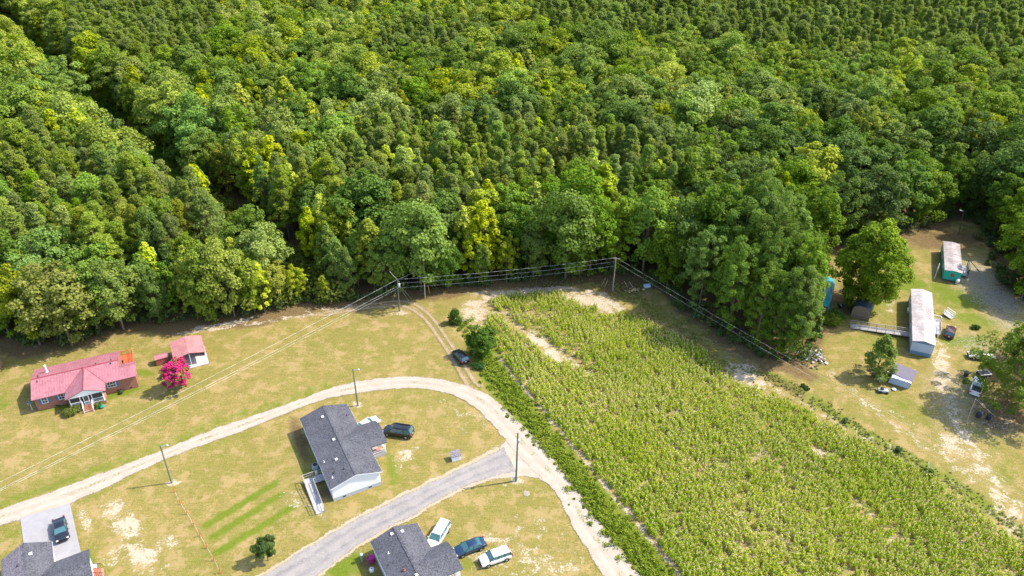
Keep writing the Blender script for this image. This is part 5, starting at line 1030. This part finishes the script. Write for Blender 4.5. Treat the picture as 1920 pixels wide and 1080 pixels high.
t4, e4, g4 = pole('utility_pole', 'dark pole with grey transformer where the track meets the wood', (749, 583), (745, 523), m_pole, .15)
MB().lathe([(.24, 0), (.27, .1), (.27, .8), (.15, .9)], (.38, -.1, e4.z-1.9), 12).build('transformer', m_metal, t4, True); MB().bar(e4+Vector((-1.6, .5, 1.6)), e4+Vector((.5, -.3, -.7)), .06).build('brace', m_wood, t4)
t5, e5, g5 = pole('utility_pole', 'light brown wood pole against the trees', (797, 557), (794.5, 499), m_polelight, .14)
t6, e6, g6 = pole('utility_pole', 'pale grey pole with lines in two directions past the corn head', (1149, 545), (1155, 483), m_polegrey, .15)
MB().bar(e6+Vector((-.7, 0, -.1)), e6+Vector((.9, -.3, -.2)), .07).build('crossarm', m_wood, t6)
t7, e7, g7 = pole('utility_pole', 'weathered bare pole standing among the edge trees', (724, 545), (721, 488), m_polegrey, .12)
t8, e8, g8 = pole('utility_pole', 'thin leaning service pole with a long shadow on the yard', (1812, 793), (1829, 748), m_polegrey, .09)
t9, e9, g9 = pole('lamp_pole', 'dark lamp pole at the back of the yard by the trees', (1798, 438), (1807, 395), plain('brown_pole', (.10, .07, .05), .9), .12); lamp(t9, e9, 2.8, .8)
def sag(a, b_, s, n=22): return [a.lerp(b_, i/n)-Vector((0, 0, 4*s*(i/n)*(1-i/n))) for i in range(n+1)]
def wire(name, label, a, b_, s, r=.028, group='overhead lines', mat=None):
    o = MB().path(sag(a, b_, s), r, 5).build(name, mat or m_wire, None, True); return tag(o, label, 'power line', group)
A4, A5, A6 = g4+e4, g5+e5, g6+e6
farL = G(-260, 1030, 9.0); farR = G(2000, 958, 8.8)
tL = thing('utility_pole', 'pole beyond the lower end of the long line over the lawn', 'utility pole', (farL.x, farL.y, 0), 0, 'wooden poles'); MB().tube((0, 0, -.3), (0, 0, 9.2), .16, .11, 10).build('pole', m_pole, tL)
tR = thing('utility_pole', 'pole past the far end of the line along the corn', 'utility pole', (farR.x, farR.y, 0), 0, 'wooden poles'); MB().tube((0, 0, -.3), (0, 0, 9.0), .16, .11, 10).build('pole', m_pole, tR)
up = lambda v, z: v+Vector((0, 0, z))
wire('power_line', 'upper line from the transformer pole down across the lawn', up(A4, -.1), farL, .7, .017); wire('power_line', 'middle line below the upper one over the lawn', up(A4, -1.7), up(farL, -1.1), .7, .017)
wire('power_line', 'lowest line from the transformer pole, closest to the grass', up(A4, -2.3), up(farL, -1.25), .8, .014)
wire('power_line', 'short line from transformer pole up to the light wood pole', up(A4, -.1), A5, .3, .018)
for z, lb in ((0, 'top'), (-1.0, 'middle'), (-2.1, 'lowest')): wire('power_line', f'{lb} of the three lines over the head of the corn field', up(A4, z-.1), up(A6, z), .5, .014); 
wire('power_line', 'upper line from the pale pole along the corn and pines', A6, farR, .6, .010); wire('power_line', 'lower line from the pale pole along the corn and pines', up(A6, -1.1), up(farR, -1.1), .7, .010)
for i, (px, py, lb) in enumerate(((736, 566, 'guy wire on the road side of the transformer pole'), (766, 564, 'guy wire on the wood side of the transformer pole'), (772, 560, 'second guy wire on the wood side of the transformer pole'))):
    wire('guy_wire', lb, up(A4, -1.2-.5*(i == 0)), G(px, py), 0, .018, 'guy wires')
wire('guy_wire', 'guy wire from the leaning service pole to the shaded ground', g8+e8, G(1865, 780), 0, .02, 'guy wires')
def stick(name, label, b0, b1, r, mat, cat='stake', group=None, z1=None):
    g, h, tp = htop(b0, b1); o = MB().tube((0, 0, -.1), tp-g, r, r, 8).build(name, mat); o.location = g; return tag(o, label, cat, group)
stick('marker_stake', 'thin yellow white stake on the lawn corner by the tall green pole', (987, 919), (983, 896), .035, m_polelight); MB_ = MB().lathe([(.55, 0), (.5, .05), (.2, .08)], (0, 0, 0), 16).build('manhole_pad', plain('pad', (.25, .21, .17), .9)); MB_.location = G(987, 926); tag(MB_, 'small round sandy pad beside the thin stake', 'pad')
stick('guy_stub', 'short orange stub post beside the light wood pole', (806, 550), (802, 535), .06, plain('orange_guard', (.55, .32, .05), .6), 'post')
stick('marker_stake', 'white stake standing out of the green margin shrub', (1742, 882), (1741, 868), .05, m_pvc)
m_red = plain('orange_red_stake', (.55, .07, .03), .6)
ST = [(328, 923, 327, 914), (339, 945.5, 338, 936.5), (351, 963.5, 349.5, 954), (364, 985.5, 361.5, 976), (376, 1005.5, 373.5, 996.5), (388.5, 1028, 385.5, 1019), (402, 1051, 399.5, 1043), (413.5, 1074.5, 411.5, 1066)]
ow = ['closest to the lamp pole', 'second from the lamp pole', 'third from the lamp pole', 'fourth from the lamp pole', 'fifth from the lamp pole', 'sixth from the lamp pole', 'seventh from the lamp pole', 'last of the row near the magnolia']
prev = None
for (a, b_, c, d), w in zip(ST, ow):
    g = G(a, b_); o = MB().tube((0, 0, -.1), (-.08, .1, 1.1), .055, .05, 8).build('boundary_stake', m_red); o.location = g; tag(o, 'orange red boundary stake, '+w, 'stake', 'orange stakes across the lawn')
    if prev is not None: q = MB().tube(prev+Vector((0, 0, .25)), g+Vector((0, 0, .25)), .012, None, 6).build('boundary_string', m_wire); tag(q, 'pale string to the orange stake, '+w, 'string', 'strings between the orange stakes')
    prev = g
# fence posts and boards at the corn head
for i, (a, b_, c, d) in enumerate(((1128, 535, 1135, 522), (1134, 537, 1140, 524), (1178, 540, 1170, 527), (1188, 541, 1180, 528))):
    stick('leaning_stick', ('pale leaning stick left of the pale grey pole', 'second pale stick just left of the pale grey pole', 'straw coloured stick right of the pale grey pole', 'outer straw coloured stick by the brush heap')[i], (a, b_), (c, d), .05, m_polelight, 'stick')
t_ = thing('deer_stand', 'green and white metal frame half hidden at the pines by the corn', 'frame', G(1300, 597)); MB().bar((0, 0, 0), (.5, .4, 2.0), .12).bar((.5, .4, 1.5), (1.7, .2, 1.3), .09).bar((1.7, .2, 0), (1.7, .2, 1.35), .08).build('post', plain('green_paint', (.04, .22, .18), .5), t_); MB().slab([(.5, .2, 1.9), (1.7, .1, 1.6), (1.8, 1.4, 1.7), (.6, 1.5, 2.0)], .05).build('seat', m_pale, t_)
def simple(name, label, cat, px, py, mb, mat, rz_=0, group=None, smooth=False, z=0):
    o = mb.build(name, mat, None, smooth); g = G(px, py); o.location = (g.x, g.y, z); o.rotation_euler = (0, 0, rz_); return tag(o, label, cat, group)
simple('wash_tub', 'pale blue appliance shell dumped at the wood beyond the corn', 'dumped appliance', 1213, 538, MB().box(-.7, .7, -.4, .4, 0, .6).box(-.5, .5, -.45, -.41, .1, .5), plain('pale_blue_metal', (.5, .6, .72), .4), .3)
def tank(px, py, ang, label, L_=1.4, r_=.42):
    t_ = thing('gas_tank', label, 'gas tank', G(px, py), ang); b = MB(); pr = [(.05, -L_/2), (r_*.7, -L_/2+.1), (r_, -L_/2+.3), (r_, L_/2-.3), (r_*.7, L_/2-.1), (.05, L_/2)]; b.lathe(pr, (0, 0, 0), 14); b.v = [(z, y, x+.75) for x, y, z in b.v]; b.build('tank', m_white, t_, True)
    for s in (-.4, .4): MB().box(s-.08, s+.08, -.3, .3, 0, .42).build('leg', m_metal, t_)
    MB().tube((0, 0, 1.1), (0, 0, 1.35), .13).build('valve_cover', m_metal, t_)
tank(1703, 586, R(60), 'white gas tank against the shaded long side of the mobile home'); tank(1794, 531, R(55), 'white gas tank at the end of the teal trailer')
def bin_(px, py, col, label, name='wheelie_bin', s=1.0, ang=0):
    t_ = thing(name, label, 'bin', G(px, py), ang); MB().add([(-.25*s, -.28*s, .08), (.25*s, -.28*s, .08), (.25*s, .28*s, .08), (-.25*s, .28*s, .08), (-.3*s, -.36*s, 1.0*s), (.3*s, -.36*s, 1.0*s), (.3*s, .36*s, 1.0*s), (-.3*s, .36*s, 1.0*s)], [(3, 2, 1, 0), (4, 5, 6, 7), (0, 1, 5, 4), (1, 2, 6, 5), (2, 3, 7, 6), (3, 0, 4, 7)]).build('bin_body', plain('bin_%d' % int(px), col, .5), t_)
    MB().slab([(-.33*s, -.4*s, 1.03*s), (.33*s, -.4*s, 1.03*s), (.33*s, .4*s, 1.1*s), (-.33*s, .4*s, 1.1*s)], .05).build('lid', MATS['bin_%d' % int(px)], t_)
    for q in (-.26, .26): MB().tube((q*s-.03, .3*s, .12), (q*s+.03, .3*s, .12), .12).build('wheel', m_tyre, t_)
bin_(697, 1054, (.45, .01, .2), 'magenta bin behind the shingled house by the dark landing', s=1.0)
bin_(1810, 706, (.02, .03, .05), 'dark bin beside the dark trailer'); bin_(1833, 783, (.03, .035, .05), 'black bin on the shaded ground right of the leaning service pole'); bin_(1852, 787, (.02, .03, .05), 'second black bin by the foot of the guy wire', s=.9)
t_ = thing('air_conditioner', 'grey green air conditioner on the shaded back of the bend house', 'air conditioner', G(592, 880)); MB().lathe([(.5, 0), (.52, .1), (.52, 1.0), (.45, 1.06)], (0, 0, 0), 16).build('casing', plain('ac_grey', (.25, .30, .33), .6), t_, True); MB().lathe([(.38, 1.065), (.38, 1.08)], (0, 0, 0), 16).build('fan_grille', m_black, t_)
t_ = thing('air_conditioner', 'round white topped unit on the landing of the house by the three cars', 'air conditioner', Vector((G(698, 1076).x, G(698, 1076).y, .55))); MB().lathe([(.3, 0), (.34, .5), (.3, .6)], (0, 0, 0), 14).build('casing', m_white, t_, True); MB().lathe([(.12, .61), (.12, .62)], (0, 0, 0), 10).build('fan_grille', m_black, t_)
simple('propane_bottle', 'small pale bottle against the back wall of the bend house', 'bottle', 594, 893, MB().lathe([(.15, 0), (.18, .1), (.18, 1.1), (.08, 1.25)], (0, 0, 0), 10), m_pvc, smooth=True)
simple('well_pipe', 'grey pipe with white cap on the bare ring behind the house', 'pipe', 679, 1053, MB().lathe([(.16, 0), (.16, 1.3), (.22, 1.32), (.24, 1.6), (.1, 1.75)], (0, 0, 0), 12), plain('well_grey', (.42, .50, .54), .5), smooth=True)
t_ = thing('fire_pit', 'round black fire pit between the teal barrel shed and the barn', 'fire pit', G(1576, 576)); MB().lathe([(.45, 0), (.55, .5), (.5, .52), (.4, .2)], (0, 0, 0), 14).build('bowl', m_black, t_, True); MB().box(-.1, .1, -.5, .5, .5, .56).build('grate', m_metal, t_)
t_ = thing('lawn_mower', 'grey riding mower parked on the grass before the collapsing shed', 'mower', G(1655, 735), R(-10)); MB().box(-.9, .9, -.45, .45, .25, .6).build('body', plain('mower_grey', (.35, .36, .36), .5), t_, bevel=.05); MB().box(-.5, .0, -.25, .25, .6, 1.0).build('seat', m_black, t_, bevel=.05); MB().tube((.35, 0, .6), (.2, 0, 1.05), .03).build('steering_column', m_black, t_)
for sx, s, rr_ in ((-.6, -1, .28), (-.6, 1, .28), (.65, -1, .2), (.65, 1, .2)): MB().tube((sx, s*.4, rr_), (sx, s*.6, rr_), rr_, rr_, 14).build('wheel', m_tyre, t_)
simple('dumped_basin', 'small pale basin in the grass below the collapsing shed', 'basin', 1676, 731, MB().lathe([(.3, 0), (.42, .2), (.36, .2)], (0, 0, 0), 12), m_pale, smooth=True)
simple('cooler_box', 'grey box with white lid behind the collapsing shed', 'box', 1652, 712, MB().box(-.5, .5, -.35, .35, 0, .55).box(-.52, .52, -.37, .37, .56, .66), m_pale, .4)
t_ = thing('lounge_chair', 'cushioned chair with orange and pink pads on the side porch', 'chair', (0, 0, 0)); t_.location = h1.matrix_world.to_translation(); 
bpy.context.view_layer.update(); p = h1.matrix_world @ Vector((9.9, -11.3, .6)); t_.location = p; t_.rotation_euler = (0, 0, a1)
MB().box(-.8, .2, -.35, .35, .3, .45).build('seat', plain('pink_pad', (.55, .2, .22), .8), t_, bevel=.04); MB().box(.2, .9, -.35, .35, .3, .5).build('cushion', plain('orange_pad', (.5, .22, .05), .8), t_, bevel=.04); MB().box(-.85, .95, -.4, .4, .15, .28).build('chair_frame', m_dkw, t_)
simple('stone', 'flat pale stone slab beside the brick side steps', 'stone', 173, 1064, MB().box(-.6, .6, -.45, .45, 0, .12), m_found, .5)
